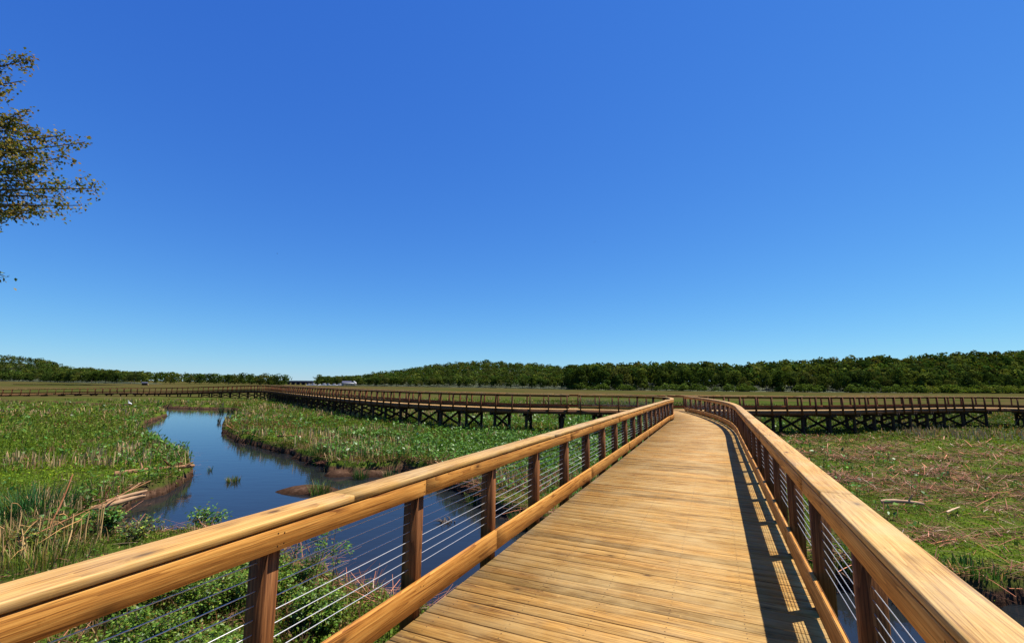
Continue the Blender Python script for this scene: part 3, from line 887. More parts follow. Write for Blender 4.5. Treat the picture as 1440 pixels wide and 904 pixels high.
    ok, d = free(x, y)
    W_ = blob(x, y, 2, 27, 8, 8) * 1.3 + blob(x, y, -9.5, 31, 2.5, 1.2) * .8 + blob(x, y, -7.6, 22.8, 2.0, 1.0) * 1.3 + blob(x, y, -22, 40, 7, 5) * .10 + blob(x, y, -45, 56, 22, 14) * .06 + blob(x, y, -15.3, 22.5, 1.6, 2.6) * .9 + blob(x, y, -19, 27, 1.6, 3) * .5 + blob(x, y, -22, 26, 9, 9) * .05 + blob(x, y, 4, 44, 14, 7) * .5
    W_ += .3 * sstep(1.2, .2, -d) * (x < 2) * (fbm(x * .4, y * .4, 61, 2) > .45)
    keep = ok & (r.rand(len(x)) < W_) & (strip_dist(x, y, MIDL) > 1.3) & (q > 14.5)
    x, y, q = x[keep], y[keep], q[keep]
    k = 5
    n = len(x) * k
    X = np.repeat(x, k) + r.normal(0, .12, n); Y = np.repeat(y, k) + r.normal(0, .12, n)
    Z = ground_z(X, Y); Q = np.repeat(q, k)
    hh = r.uniform(.12, .45, n)
    sc = np.clip(Q / 30, .8, 1.7)
    colr = jit((.095, .195, .026), n, r, .3, .12)
    pl = r.rand(n) < .003
    colr[pl] = jit((.34, .42, .20), pl.sum(), r, .2, .05)
    V, F, C = leaves(np.column_stack([X, Y, Z + hh]), r.uniform(.14, .28, n) * sc, r.uniform(.07, .14, n) * sc, r.uniform(-.5, 1.1, n), r.uniform(0, 6.28, n), colr * .85, r)
    V2, F2, C2 = blades(np.column_stack([X, Y, Z - .02]), hh + .04, np.full(n, .012) * np.clip(Q / 14, 1, 5), r.uniform(0, .25, n), jit((.06, .12, .02), n, r, .2, .1), r, 1, .8)
    V, F, C = join([(V, F, C), (V2, F2, C2)])
    o = obj('broadleaf_marsh_plants', make_mesh('broadleaf_marsh_plants', V, F, C), M['leaf_gloss'])
    tag(o, 'glossy broad leaved marsh plants in dense patches along the creek and before the left boardwalk', 'plants', kind='stuff')

    # --- reed litter: fallen stems lying flat
    r = RS(104)
    x, y, q = scatter(260000, r, 7, 60)
    ok, d = free(x, y)
    ok |= (d < .16) & (d > -.4) & (strip_dist(x, y, MIDN) > 1.75) & (r.rand(len(x)) < .6)
    keep = ok & (r.rand(len(x)) < .35 * (abs(d) < .3) + litter_w(x, y) * (.10 + 1.5 * (fbm(x * .55, y * 1.0, 66, 4) > .49)) + .012)
    x, y, q = x[keep], y[keep], q[keep]; n = len(x)
    Z = ground_z(x, y) + np.abs(r.normal(0, .04, n)) + .02 + .30 * np.clip(fbm(x * .9, y * 1.3, 67, 3) - .45, 0, 1) * r.uniform(.2, 1.3, n) * np.clip(litter_w(x, y), 0, 1)
    L = r.uniform(.25, .9, n)
    colr = jit((.215, .095, .056), n, r, .55, .12)
    pk = r.rand(n) < .12; L[pk] *= .55; colr[pk] = jit((.50, .34, .24), pk.sum(), r, .2, .06)
    dk = r.rand(n) < .28; colr[dk] = jit((.12, .055, .035), dk.sum(), r, .3, .1)
    V, F, C = blades(np.column_stack([x, y, Z]), L, r.uniform(.008, .022, n) * np.clip(q / 14, 1, 3), np.pi / 2 + r.normal(-.03, .16, n), colr, r, 2, .6, curve=.03)
    o = obj('reed_litter', make_mesh('reed_litter', V, F, C), M['dry'])
    tag(o, 'pinkish brown fallen reed stems matted on the mud, thickest on the right flats', 'reed litter', kind='stuff')

    # --- standing straw stubble
    r = RS(105)
    x, y, q = scatter(26000, r, 8, 110)
    ok, d = free(x, y)
    W_ = (fbm(x * .12, y * .3, 90, 4) > .57) * .8 + blob(x, y, -25, 46, 5, 2.2, -.5) * .9 + blob(x, y, -42, 48, 16, 5) * .4 + blob(x, y, 6, 20, 2, 3) * .4 + blob(x, y, -20, 30, 2.5, 1.0) * .5
    keep = ok & (r.rand(len(x)) < W_) & ((x < 4) | (q > 45)) & (x < 40) & (q > 15)
    x, y, q = x[keep], y[keep], q[keep]; k = 4; n = len(x) * k
    X = np.repeat(x, k) + r.normal(0, .1, n); Y = np.repeat(y, k) + r.normal(0, .1, n); Q = np.repeat(q, k)
    colr = jit((.42, .28, .14), n, r, .28, .08)
    V, F, C = blades(np.column_stack([X, Y, ground_z(X, Y)]), r.uniform(.25, .62, n), r.uniform(.012, .022, n) * np.clip(Q / 12, 1, 6), r.uniform(.02, .5, n), colr, r, 2, .5)
    o = obj('straw_stubble', make_mesh('straw_stubble', V, F, C), M['dry'])
    tag(o, 'pale straw coloured dead stems standing in patches among the green marsh plants', 'dead stems', kind='stuff')
build_marsh()

# ------------------------------------------------------------------ single plants and drift in the foreground
def shrub(cx, cy, hgt, wid, nleaf, label, seed, leafc=(.075, .15, .02), leafL=.05, stems=8, name='shrub', dens_top=1.0, grp=None, red=.1):
    r = RS(seed)
    z0 = float(ground_z(np.array([cx]), np.array([cy]))[0]); z0 = max(z0, WL - .05)
    root = empty(name, (cx, cy, z0)); tag(root, label, 'shrub', grp)
    mb = MB(); tips = []
    for i in range(stems):
        a = r.uniform(0, 6.28); rad = wid * r.uniform(.2, 1.0) ; hh = hgt * r.uniform(.6, 1.05) * (1 - .35 * (rad / wid) ** 2)
        p0 = np.array([r.normal(0, wid * .25), r.normal(0, wid * .25), -.08]); p2 = np.array([math.cos(a) * rad, math.sin(a) * rad, hh])
        p1 = (p0 + p2) / 2 + np.array([r.normal(0, .06), r.normal(0, .06), hh * .08])
        P = catmull3([p0, p1, p2], 7)
        mb.tube(P, np.linspace(.011, .004, len(P)), 5, tint(r, .2)); tips.append(P)
        for k in range(3):
            b = P[r.randint(3, len(P) - 1)]; e = b + np.array([r.normal(0, .14), r.normal(0, .14), r.uniform(.05, .22)]) * (hgt / .9)
            Q = catmull3([b, (b + e) / 2 + r.normal(0, .02, 3), e], 4); mb.tube(Q, np.linspace(.006, .003, len(Q)), 4); tips.append(Q)
    obj('stem', mb.mesh('stem'), M['bark'], root)
    TP = np.vstack(tips); TP = TP[TP[:, 2] > hgt * .12]
    P = TP[r.randint(0, len(TP), nleaf)] + r.normal(0, 1, (nleaf, 3)) * np.array([.09, .09, .07]) * max(hgt, wid) ** .7
    P[:, 2] = np.maximum(P[:, 2], .02)
    cl = jit(leafc, nleaf, r, .3, .13)
    rd = r.rand(nleaf) < red; cl[rd] = jit((.17, .13, .025), rd.sum(), r, .3, .1)
    lt = r.rand(nleaf) < .12; cl[lt] = jit((.24, .34, .05), lt.sum(), r, .2, .1)
    V, F, C = leaves(P, leafL * r.uniform(.7, 1.4, nleaf), leafL * r.uniform(.4, .7, nleaf), r.uniform(-.6, .9, nleaf), r.uniform(0, 6.28, nleaf), cl, r)
    obj('foliage', make_mesh('foliage', V, F, C), M['leaf_gloss'], root)
    return root

def catmull3(P, n):
    P = np.asarray(P, float); t = np.linspace(0, 1, n)[:, None]
    if len(P) == 3: return (1 - t) ** 2 * P[0] + 2 * t * (1 - t) * P[1] + t ** 2 * P[2]
    Q = np.vstack([2 * P[0] - P[1], P, 2 * P[-1] - P[-2]]); out = []
    for i in range(1, len(Q) - 2):
        for s in np.linspace(0, 1, n, endpoint=False):
            p0, p1, p2, p3 = Q[i - 1:i + 3]
            out.append(.5 * ((2 * p1) + (-p0 + p2) * s + (2 * p0 - 5 * p1 + 4 * p2 - p3) * s * s + (-p0 + 3 * p1 - 3 * p2 + p3) * s ** 3))
    out.append(P[-1]); return np.array(out)

bush_grp = 'leafy shrubs on the bank below the left rail'
SH = [(-2.75, 7.0, .62, .62, 3600, 'low leafy shrub behind the lowest cables, beside the kick board at the bottom edge'),
      (-3.6, 7.7, .72, .6, 3800, 'bright leafy shrub at the water edge just right of the nearest left post'),
      (-4.5, 7.7, .75, .8, 5200, 'dense small leaved shrub seen just left of the nearest left post'),
      (-4.6, 6.4, .6, .8, 4600, 'low dense shrub at the bottom edge left of the nearest left post'),
      (-5.7, 7.4, .75, .8, 5000, 'dense shrub under the left top rail, leftmost of those behind the cables'),
      (-5.6, 8.7, .8, .75, 4600, 'shrub on the bank whose top shows just under the left top rail'),
      (-7.0, 8.5, .5, .8, 3600, 'shrub on the bank hidden mostly by the left top rail'),
      (-3.4, 6.1, .5, .6, 3600, 'shrub lowest on the bank beside the deck edge')]
for i, (cx, cy, hh, ww, nl, lb) in enumerate(SH):
    shrub(cx, cy, hh, ww, nl, lb, 200 + i, (.085, .15, .015), .048, 10, 'shrub', grp=bush_grp)
shrub(-7.45, 11.75, .95, .42, 800, 'bright green leafy bush standing against the water above the left cap rail', 220, (.07, .16, .022), .085, 7)
shrub(-6.5, 11.3, .45, .45, 420, 'low spreading bush at the water edge, right of the taller leafy bush', 221, (.07, .15, .022), .075, 6)
shrub(-9.1, 10.7, .62, .36, 800, 'dark leafy bush beside the broken cane stalks on the left bank', 222, (.055, .13, .02), .085, 7)
shrub(-8.2, 10.6, .5, .5, 500, 'spreading bush with bare twigs in front of the dark water', 223, (.08, .13, .03), .07, 9, red=.3)
shrub(-9.9, 10.0, .5, .5, 700, 'bush between the dry canes at the far left', 224, (.075, .13, .025), .07, 7, red=.3)

def sapling(cx, cy, tops, label, seed):
    r = RS(seed)
    z0 = float(ground_z(np.array([cx]), np.array([cy]))[0]); z0 = max(z0, WL - .1)
    root = empty('sapling', (cx, cy, z0)); tag(root, label, 'sapling')
    mb = MB(); LP = []
    for (dx, dy, hh) in tops:
        p0 = np.array([r.normal(0, .03), r.normal(0, .03), -.1]); p3 = np.array([dx, dy, hh])
        mid = [p0 + (p3 - p0) * f + np.array([r.normal(0, .05), r.normal(0, .05), 0]) for f in (.35, .7)]
        P = catmull3([p0] + mid + [p3], 6); mb.tube(P, np.linspace(.010, .004, len(P)), 5, (2.2, 1.6, 1.3))
        for k in range(4):
            b = P[r.randint(len(P) // 2, len(P))]; e = b + np.array([r.normal(0, .12), r.normal(0, .12), r.uniform(.02, .15)])
            mb.tube(np.array([b, (b + e) / 2 + r.normal(0, .012, 3), e]), np.array([.005, .004, .002]), 4, (2, 1.5, 1.2)); LP.append(e)
        LP.append(p3)
    obj('stem', mb.mesh('stem'), M['bark'], root)
    LP = np.array(LP); n = len(LP) * 16
    P = LP[r.randint(0, len(LP), n)] + r.normal(0, .045, (n, 3))
    V, F, C = leaves(P, r.uniform(.035, .075, n), r.uniform(.02, .045, n), r.uniform(-.5, .8, n), r.uniform(0, 6.28, n), jit((.085, .155, .03), n, r, .3, .14), r)
    obj('foliage', make_mesh('foliage', V, F, C), M['leaf'], root)
sapling(-3.15, 7.95, [(.12, .05, 1.28), (-.1, .05, .95), (-.35, .1, 1.05)], 'thin bare stemmed sapling with few leaves before dark water, left of the second post', 240)
sapling(-2.85, 7.75, [(.12, .1, .85), (.0, .1, 1.1)], 'thin sapling leaning right between the first two left posts', 241)
sapling(-3.9, 8.6, [(-.1, .1, 1.0), (.15, .05, .9), (-.3, 0, .8)], 'twiggy sapling close behind the nearest left post', 242)

def grass_clump(cx, cy, hh, rad, n, label, seed, colr=(.045, .10, .022), name='grass_clump', wd=.02, lean=.8, dry=.12, cat='grass clump', grp=None, sink=.0):
    r = RS(seed)
    z0 = max(float(ground_z(np.array([cx]), np.array([cy]))[0]), WL) - .03 - sink
    a = r.uniform(0, 6.28, n); q = rad * np.sqrt(r.rand(n))
    P = np.column_stack([np.cos(a) * q, np.sin(a) * q, np.zeros(n)])
    c = jit(colr, n, r, .3, .12); d = r.rand(n) < dry; c[d] = jit((.36, .24, .11), d.sum(), r, .25, .1)
    V, F, C = blades(P, hh * r.uniform(.55, 1.1, n), wd * r.uniform(.7, 1.3, n), r.uniform(.1, lean, n), c, r, 3, .12, az=a + r.normal(0, .6, n))
    o = obj(name, make_mesh(name, V, F, C), M['leaf'], None, (cx, cy, z0))
    return tag(o, label, cat, grp)

grass_clump(-11.75, 11.9, 1.0, .65, 420, 'large dark green sedge clump above the dry canes on the left bank', 300, (.035, .10, .028), wd=.03)
grass_clump(-11.0, 18.8, .27, .26, 110, 'small round grass tuft standing alone in mid creek', 301, (.08, .13, .03), wd=.03, dry=.25)
grass_clump(-13.3, 20.9, .28, .12, 26, 'tiny grass sprig in the creek off the left bank tip', 302, (.04, .09, .03))
grass_clump(-28.0, 44.6, .7, .12, 30, 'thin dark sprig standing alone in the far bend of the creek', 303, (.03, .05, .02), wd=.05)
grass_clump(-37.2, 59.5, .8, .35, 46, 'left dark tuft at the head of the far creek bend', 304, (.03, .055, .02), wd=.07)
grass_clump(-35.4, 58.6, .8, .4, 46, 'right dark tuft at the head of the far creek bend', 305, (.03, .055, .02), wd=.07)
grass_clump(-6.75, 16.85, .55, .38, 150, 'green grass tuft growing on the bare mud islet', 306, (.07, .13, .025), wd=.024)
grass_clump(-6.2, 19.6, .55, .3, 110, 'dark grass tuft in the shallows near the right bank, left of its neighbour', 307, (.03, .075, .02), wd=.028)
grass_clump(-5.0, 19.7, .5, .26, 90, 'dark grass tuft in the shallows near the right bank, closest to the cap rail', 308, (.03, .07, .022), wd=.028)
grass_clump(-9.2, 22.6, .6, .5, 170, 'dark grass clump on the muddy point of the right bank', 309, (.045, .09, .02), wd=.028)
grass_clump(-12.4, 26.7, .45, .8, 240, 'mossy grass cap on the hummock at the right bank', 310, (.09, .13, .02), wd=.03, lean=1.2)
grass_clump(.35, 13.4, .5, .35, 150, 'bright grass tuft on the mud seen between left rail posts', 311, (.07, .14, .025), wd=.022)
grass_clump(-1.2, 15.9, .4, .3, 90, 'small grass tuft at the creek edge seen under the left top rail', 312, (.07, .12, .025), wd=.022)
grass_clump(7.2, 9.8, .5, .35, 130, 'leafy tuft overhanging the water beside the right rail', 313, (.05, .11, .02), wd=.025)
grass_clump(8.9, 9.35, .26, .5, 160, 'dark plant clump on the undercut bank at the lower right', 314, (.04, .10, .02), wd=.03)

# dry canes at the left edge
def canes(cx, cy, n, hh, rad, label, seed):
    r = RS(seed)
    z0 = float(ground_z(np.array([cx]), np.array([cy]))[0]) - .05
    mb = MB()
    for i in range(n):
        p = np.array([r.normal(0, rad), r.normal(0, rad), 0]); L = hh * r.uniform(.45, 1.1); a = r.uniform(0, 6.28); ln = abs(r.normal(0, .22))
        e = p + np.array([math.cos(a) * math.sin(ln), math.sin(a) * math.sin(ln), math.cos(ln)]) * L
        k = r.uniform(.7, 1.5)
        mb.tube(np.array([p, (p + e) / 2 + r.normal(0, .02, 3), e]), np.array([.016, .014, .010]) * r.uniform(.6, 1.2), 5, (1.3 * k, 1.35 * k, 1.0 * k))
        if r.rand() < .4:
            e2 = e + np.array([r.normal(0, .25), r.normal(0, .25), -r.uniform(.05, .3)]); mb.tube(np.array([e, (e + e2) / 2 + [0, 0, .04], e2]), np.array([.009, .008, .004]), 4, (1.5 * k, 1.3 * k, .9 * k))
    o = obj('cane_clump', mb.mesh('cane_clump'), M['drift'], None, (cx, cy, z0))
    tag(o, label, 'dead canes', 'broken dry canes on the left bank')
canes(-10.3, 9.9, 15, .85, .32, 'tall pale dry cane stalks standing at the far left edge above the cap rail', 320)
canes(-9.6, 9.6, 14, .7, .2, 'pale broken canes just right of the leftmost stalks', 321)
canes(-11.0, 9.2, 14, .8, .4, 'dry canes cut by the left edge of the picture', 322)
canes(-8.95, 10.4, 9, .75, .22, 'short broken canes beside the dark leafy bush', 323)
grass_clump(-10.2, 10.6, .5, .9, 420, 'rank olive grass around the dry canes', 324, (.13, .175, .03), wd=.02, dry=.4)
grass_clump(-11.6, 10.4, .5, .9, 380, 'rank olive grass at the left edge below the sedge clump', 325, (.13, .175, .03), wd=.02, dry=.35)
grass_clump(-9.0, 9.5, .5, .8, 380, 'rank grass just behind the near end of the left cap rail', 326, (.13, .175, .03), wd=.02, dry=.35)

def log(P, rad, label, seed, name='driftwood_log', cat='log', colr=(1, 1, 1), stubs=2):
    r = RS(seed); mb = MB()
    P = np.asarray(P, float); o0 = P[0].copy()
    Q = catmull3(P - o0, 7)
    rr = np.linspace(rad, rad * .6, len(Q)) * (1 + r.normal(0, .08, len(Q)))
    mb.tube(Q, rr, 9, colr)
    for i in range(stubs):
        b = Q[r.randint(2, len(Q) - 2)]; e = b + np.array([r.normal(0, rad * 2), r.normal(0, rad * 2), rad * r.uniform(1.5, 3.5)])
        mb.tube(np.array([b, (b + e) / 2, e]), np.array([rad * .45, rad * .35, rad * .2]), 6, colr)
    for e in (0, -1):
        c = Q[e]; d = (Q[e] - Q[1 if e == 0 else -2]); d /= np.linalg.norm(d)
        mb.tube(np.array([c, c + d * rad * .12, c + d * rad * .2]), np.array([rr[e] * 1.0, rr[e] * .7, .005]), 9, colr)
    o = obj(name, mb.mesh(name, True), M['drift'], None, tuple(o0)); return tag(o, label, cat)
log([(-12.2, 12.6, -1.75), (-11.6, 12.8, -1.72), (-11.15, 13.1, -1.68), (-10.9, 13.9, -1.62), (-10.85, 14.1, -1.64)], .09, 'pale bleached driftwood log lying on the left mud bank over the creek', 330)
log([(-11.2, 13.2, -1.6), (-10.95, 13.7, -1.52), (-10.8, 14.1, -1.5)], .06, 'shorter driftwood limb propped against the bleached log', 331, stubs=0)
log([(-14.5, 17.3, -1.66), (-13.8, 17.9, -1.62), (-13.1, 18.4, -1.6), (-12.7, 18.9, -1.62)], .10, 'brown half buried log at the tip of the left bank', 332, colr=(.8, .68, .6))
log([(-13.3, 18.4, -1.8), (-13.1, 18.5, -1.6), (-13.02, 18.6, -1.45)], .14, 'dark broken stump at the tip of the left bank', 333, 'tree_stump', 'stump', (.35, .26, .2), 4)
log([(-10.9, 12.4, -1.8), (-11.0, 13.0, -1.6), (-11.2, 13.8, -1.5), (-11.55, 14.8, -1.42)], .024, 'thin bare branch slanting up along the mud bank past the bleached log', 334, 'dead_branch', 'branch', (.9, .8, .7), 2)
log([(-9.9, 9.7, -1.5), (-9.3, 10.8, -1.05), (-9.05, 11.9, -.75)], .017, 'thin bare twig crossing in front of the dark creek near the canes', 335, 'dead_branch', 'branch', (.8, .62, .5), 2)
log([(-10.3, 10.6, -1.7), (-10.35, 11.0, -1.2), (-10.75, 11.6, -.55)], .02, 'upright reddish stem in front of the sedge clump', 336, 'dead_branch', 'branch', (.75, .5, .4), 3)
log([(-12.75, 28.2, -1.5), (-12.66, 28.1, -1.75), (-12.62, 28.0, -2.15)], .05, 'short white stick hanging down the mud bank of the creek', 337, 'white_stick', 'stick', (2.0, 2.4, 2.8), 0)
log([(-14.2, 28.4, -1.52), (-13.2, 28.3, -1.5), (-12.7, 28.3, -1.5)], .06, 'brown drift log along the top of the far right bank', 338, colr=(.7, .5, .4))
log([(11.1, 14.2, -1.62), (11.5, 14.0, -1.5), (12.1, 13.9, -1.6)], .07, 'knotted grey drift branch lying on the right flats', 339, 'dead_branch', 'branch', (1.2, 1.25, 1.35), 1)
log([(12.2, 13.3, -1.66), (12.6, 13.5, -1.62), (13.0, 13.75, -1.63)], .028, 'straight white drift branch beside the knotted one on the right flats', 340, 'dead_branch', 'branch', (1.7, 1.9, 2.1), 1)
log([(6.1, 10.6, -1.9), (6.5, 10.3, -1.6), (7.2, 9.9, -1.75)], .05, 'pale bent branch in the debris seen through the right rail cables', 341, 'dead_branch', 'branch', (1.1, 1.1, 1.1), 3)

def debris(cx, cy, label, seed):
    r = RS(seed); mb = MB()
    for i in range(16):
        a = r.uniform(0, 6.28); L = r.uniform(.1, .35); p = np.array([r.normal(0, .1), r.normal(0, .06), 0]); e = p + np.array([math.cos(a) * L, math.sin(a) * L * .5, r.uniform(.0, .17)])
        mb.tube(np.array([p, (p + e) / 2 + r.normal(0, .02, 3), e]), np.array([.016, .012, .005]), 5, tint(r, .4))
    o = obj('twig_debris', mb.mesh('twig_debris'), M['bark'], None, (cx, cy, WL)); tag(o, label, 'twigs')
debris(-1.8, 13.7, 'dark knot of twigs snagged in the creek between the second and third left posts', 350)

# undercut bank debris on the right, below the rail
r = RS(360)
mb = MB()
for i in range(46):
    p = np.array([r.normal(0, .55), r.normal(0, .4), r.uniform(-.1, .25)]); a = r.uniform(0, 6.28); L = r.uniform(.2, .6)
    e = p + np.array([math.cos(a) * L, math.sin(a) * L, r.normal(0, .15)])
    mb.tube(np.array([p, (p + e) / 2 + r.normal(0, .03, 3), e]), np.array([.018, .015, .008]), 5, tint(r, .5))
tag(obj('brush_pile', mb.mesh('brush_pile'), M['bark'], None, (6.6, 10.5, -1.85)), 'heap of dark dead branches on the bank behind the right rail cables', 'brush pile')

# ------------------------------------------------------------------ the tree at the left edge
def edge_tree():
    r = RS(400)
    bx, by = -17.6, 10.5
    z0 = float(ground_z(np.array([bx]), np.array([by]))[0])
    root = empty('broadleaf_tree', (bx, by, z0)); tag(root, 'broadleaf tree whose bronze green leafy branches reach in at the upper left', 'tree')
    off = np.array([bx, by, z0])
    tr = MB()
    T = catmull3([(bx, by, z0 - .2), (bx + .15, by + .05, 1.5), (bx - .05, by + .2, 5), (bx + .2, by + .3, 9), (bx, by + .2, 12.5)], 8) - off
    tr.tube(T, np.linspace(.30, .06, len(T)), 10)
    obj('trunk', tr.mesh('trunk', True), M['bark'], root)
    tips = [((-12.9, 11, 9.5), 8.2), ((-13.4, 11.4, 10.4), 8.8), ((-12.5, 10.8, 8.55), 7.0), ((-11.85, 11.2, 8.1), 6.6), ((-11.05, 11, 7.8), 6.2), ((-11.25, 10.7, 7.25), 5.8),
            ((-10.72, 11, 6.55), 5.4), ((-11.4, 11.5, 6.3), 5.2), ((-12.25, 11, 5.95), 4.6), ((-12.7, 10.9, 5.5), 4.2), ((-12.85, 11, 4.35), 3.4), ((-13.2, 11.8, 7.6), 6.2), ((-12.3, 10.3, 7.0), 5.6), ((-12.9, 10.6, 6.9), 5.6)]
    for k in range(20):
        f = r.rand(); zz = 5.6 + 3.2 * f; tips.append(((-13.1 + r.uniform(-.5, .9) * (1 - abs(f - .4)), r.uniform(10.3, 11.8), zz), zz - r.uniform(.4, 1.6)))
    for k in range(16):
        a = r.uniform(1.2, 5.2); rad = r.uniform(2.0, 4.4); tips.append(((bx + math.cos(a) * rad, by + math.sin(a) * rad, r.uniform(4, 12.5)), r.uniform(3.5, 8.5)))
    br = MB(); LP = []
    for (tip, zt) in tips:
        tip = np.array(tip); k = int(np.argmin(abs(T[:, 2] + z0 - zt))); b = T[k] + off
        d = tip - b
        m1 = b + d * .35 + np.array([r.normal(0, .12), r.normal(0, .12), .18 * r.uniform(.3, 1.5)]); m2 = b + d * .7 + np.array([r.normal(0, .14), r.normal(0, .14), .15 * r.uniform(0, 1.5)])
        P = catmull3([b, m1, m2, tip], 7); br.tube(P - off, np.linspace(.055, .009, len(P)), 6)
        n = len(P)
        for j in range(22):
            i = r.randint(int(n * .30), n); s = P[i]; L = r.uniform(.3, 1.0) * (1.2 - i / n)
            e = s + norm(d) * L * .5 + np.array([r.normal(0, .5), r.normal(0, .5), r.normal(.1, .55)]) * L
            Q = catmull3([s, (s + e) / 2 + r.normal(0, .04, 3), e], 5); br.tube(Q - off, np.linspace(.009, .003, 5), 4)
            LP += [Q[2], Q[3], Q[4], Q[4]]
        LP += [P[-1], P[-2], P[-3], P[-4]]
    obj('branches', br.mesh('branches'), M['bark'], root)
    LP = np.array(LP); n = len(LP) * 5
    P = LP[np.repeat(np.arange(len(LP)), 5)] + r.normal(0, .085, (n, 3)) - off
    c = jit((.21, .155, .036), n, r, .32, .14)
    gn = r.rand(n) < .4; c[gn] = jit((.10, .125, .03), gn.sum(), r, .3, .1)
    V, F, C = leaves(P, r.uniform(.055, .12, n), r.uniform(.04, .08, n), r.uniform(-1.2, .5, n), r.uniform(0, 6.28, n), c, r)
    obj('foliage', make_mesh('foliage', V, F, C), M['leaf'], root)
edge_tree()

# ------------------------------------------------------------------ woods on the far side
def crown(nq, r, kind=0):
    """unit-height crown (0..1), trunk base at 0"""
    nl = r.randint(8, 13)
    if kind == 0:    # round broadleaf
        C = np.column_stack([r.normal(0, .14, nl), r.normal(0, .14, nl), r.uniform(.22, .84, nl)]); rad = r.uniform(.12, .20, nl)
        C[0] = (0, 0, .82); rad[0] = .17
    elif kind == 1:  # tall narrow
        C = np.column_stack([r.normal(0, .08, nl), r.normal(0, .08, nl), np.linspace(.2, .88, nl)]); rad = r.uniform(.09, .16, nl)
    else:            # wide shrubby, foliage to the ground
        C = np.column_stack([r.normal(0, .3, nl), r.normal(0, .3, nl), r.uniform(.2, .75, nl)]); rad = r.uniform(.2, .3, nl)
    w = rad ** 2; li = r.choice(nl, nq, p=w / w.sum())
    d = norm(r.normal(0, 1, (nq, 3))); d[:, 2] = np.where(d[:, 2] < -.5, -d[:, 2], d[:, 2])
    P = C[li] + d * (rad[li] * r.uniform(.75, 1.12, nq))[:, None]
    nrm = norm(d + r.normal(0, .45, (nq, 3)))
    a = norm(np.cross(nrm, r.normal(0, 1, (nq, 3)))); b = np.cross(nrm, a)
    s = r.uniform(.020, .042, nq)[:, None] * (1.0 if nq > 300 else 1.7) * (1.35 if kind == 2 else 1)
    V = np.stack([P - a * s, P - b * s * .8, P + a * s, P + b * s * .8], 1).reshape(-1, 3)
    F = (np.arange(nq) * 4)[:, None] + np.array([[0, 1, 2, 3]])
    lob = np.exp(r.normal(0, .22, nl))[li] * np.exp(r.normal(0, .2, nq))
    return V, F, np.repeat(lob, 4)

GREENS = [(.085, .135, .022), (.10, .15, .024), (.125, .165, .028), (.07, .115, .022), (.135, .15, .034), (.15, .19, .032), (.09, .125, .028), (.06, .10, .024)]

def far_ground(P, Q):  # linear
    pass

class Forest:
    def __init__(s, base, ridge, th, seed):
        """base: [(X,Y)], ridge: [(X,Y,skylineZ)] same length; th tree height at the ridge"""
        s.b = np.array(base, float); s.rg = np.array(ridge, float); s.th = th; s.r = RS(seed)
        s.L = arclen(s.b)[-1]
    def pt(s, u, v):
        """u metres along base, v 0..1 base->ridge (>1 beyond)"""
        t = arclen(s.b); i = np.interp(u, t, np.arange(len(t)))
        ar = np.arange(len(t))
        bx = np.interp(i, ar, s.b[:, 0]); by = np.interp(i, ar, s.b[:, 1])
        rx = np.interp(i, ar, s.rg[:, 0]); ry = np.interp(i, ar, s.rg[:, 1]); rz = np.interp(i, ar, s.rg[:, 2]) - s.th
        x = bx + (rx - bx) * v; y = by + (ry - by) * v
        z = -1.8 + (rz + 1.8) * sstep(-.05, 1.0, np.minimum(v, 1.0)) - np.maximum(v - 1, 0) * 12
        return x, y, z
    def hill(s, label):
        us = np.linspace(0, s.L, 60); vs = np.linspace(-.02, 2.2, 24)
        U, Vv = np.meshgrid(us, vs); x, y, z = s.pt(U.ravel(), Vv.ravel())
        z = np.where(Vv.ravel() < 0, -2.2, z - .1)
        idx = np.arange(60 * 24).reshape(24, 60)
        F = np.stack([idx[:-1, :-1], idx[:-1, 1:], idx[1:, 1:], idx[1:, :-1]], -1).reshape(-1, 4)
        tag(obj('hill', make_mesh('hill', np.column_stack([x, y, z]), F, smooth=True), M['hill']), label, 'hill', kind='structure')

M['hill'] = plain_mat('wood_floor', (.045, .055, .018), .9, 0, .4, .15)

VAR = []
rv = RS(500)
for k in range(12):
    V, F, lob = crown(900, rv, 1 if k % 4 == 1 else 0)
    c = np.array(GREENS[k % 8]) * .50 * lob[:, None] * np.array([1.0, 1, 1])
    VAR.append(make_mesh('crown', V, F, np.clip(c, .004, .6))); VAR[-1].materials.append(M['far_leaf'])
mbt = MB(); mbt.tube(np.array([(0, 0, -.02), (.004, 0, .3), (-.004, .004, .62)]), np.array([.017, .013, .006]), 6, (1.5, 1.45, 1.4)); TRK = mbt.mesh('trunk', True); TRK.materials.append(M['bark'])

first_tree = []
def tree_thing(x, y, z, h, k, rz, label, group, wide=1.0, trunk=True):
    e = empty('tree', (x, y, z), rz); e.scale = (h * wide, h * wide, h)
    tag(e, label, 'tree', group)
    c = bpy.data.objects.new('crown', VAR[k]); COL.objects.link(c); c.parent = e
    if trunk:
        t = bpy.data.objects.new('trunk', TRK); COL.objects.link(t); t.parent = e

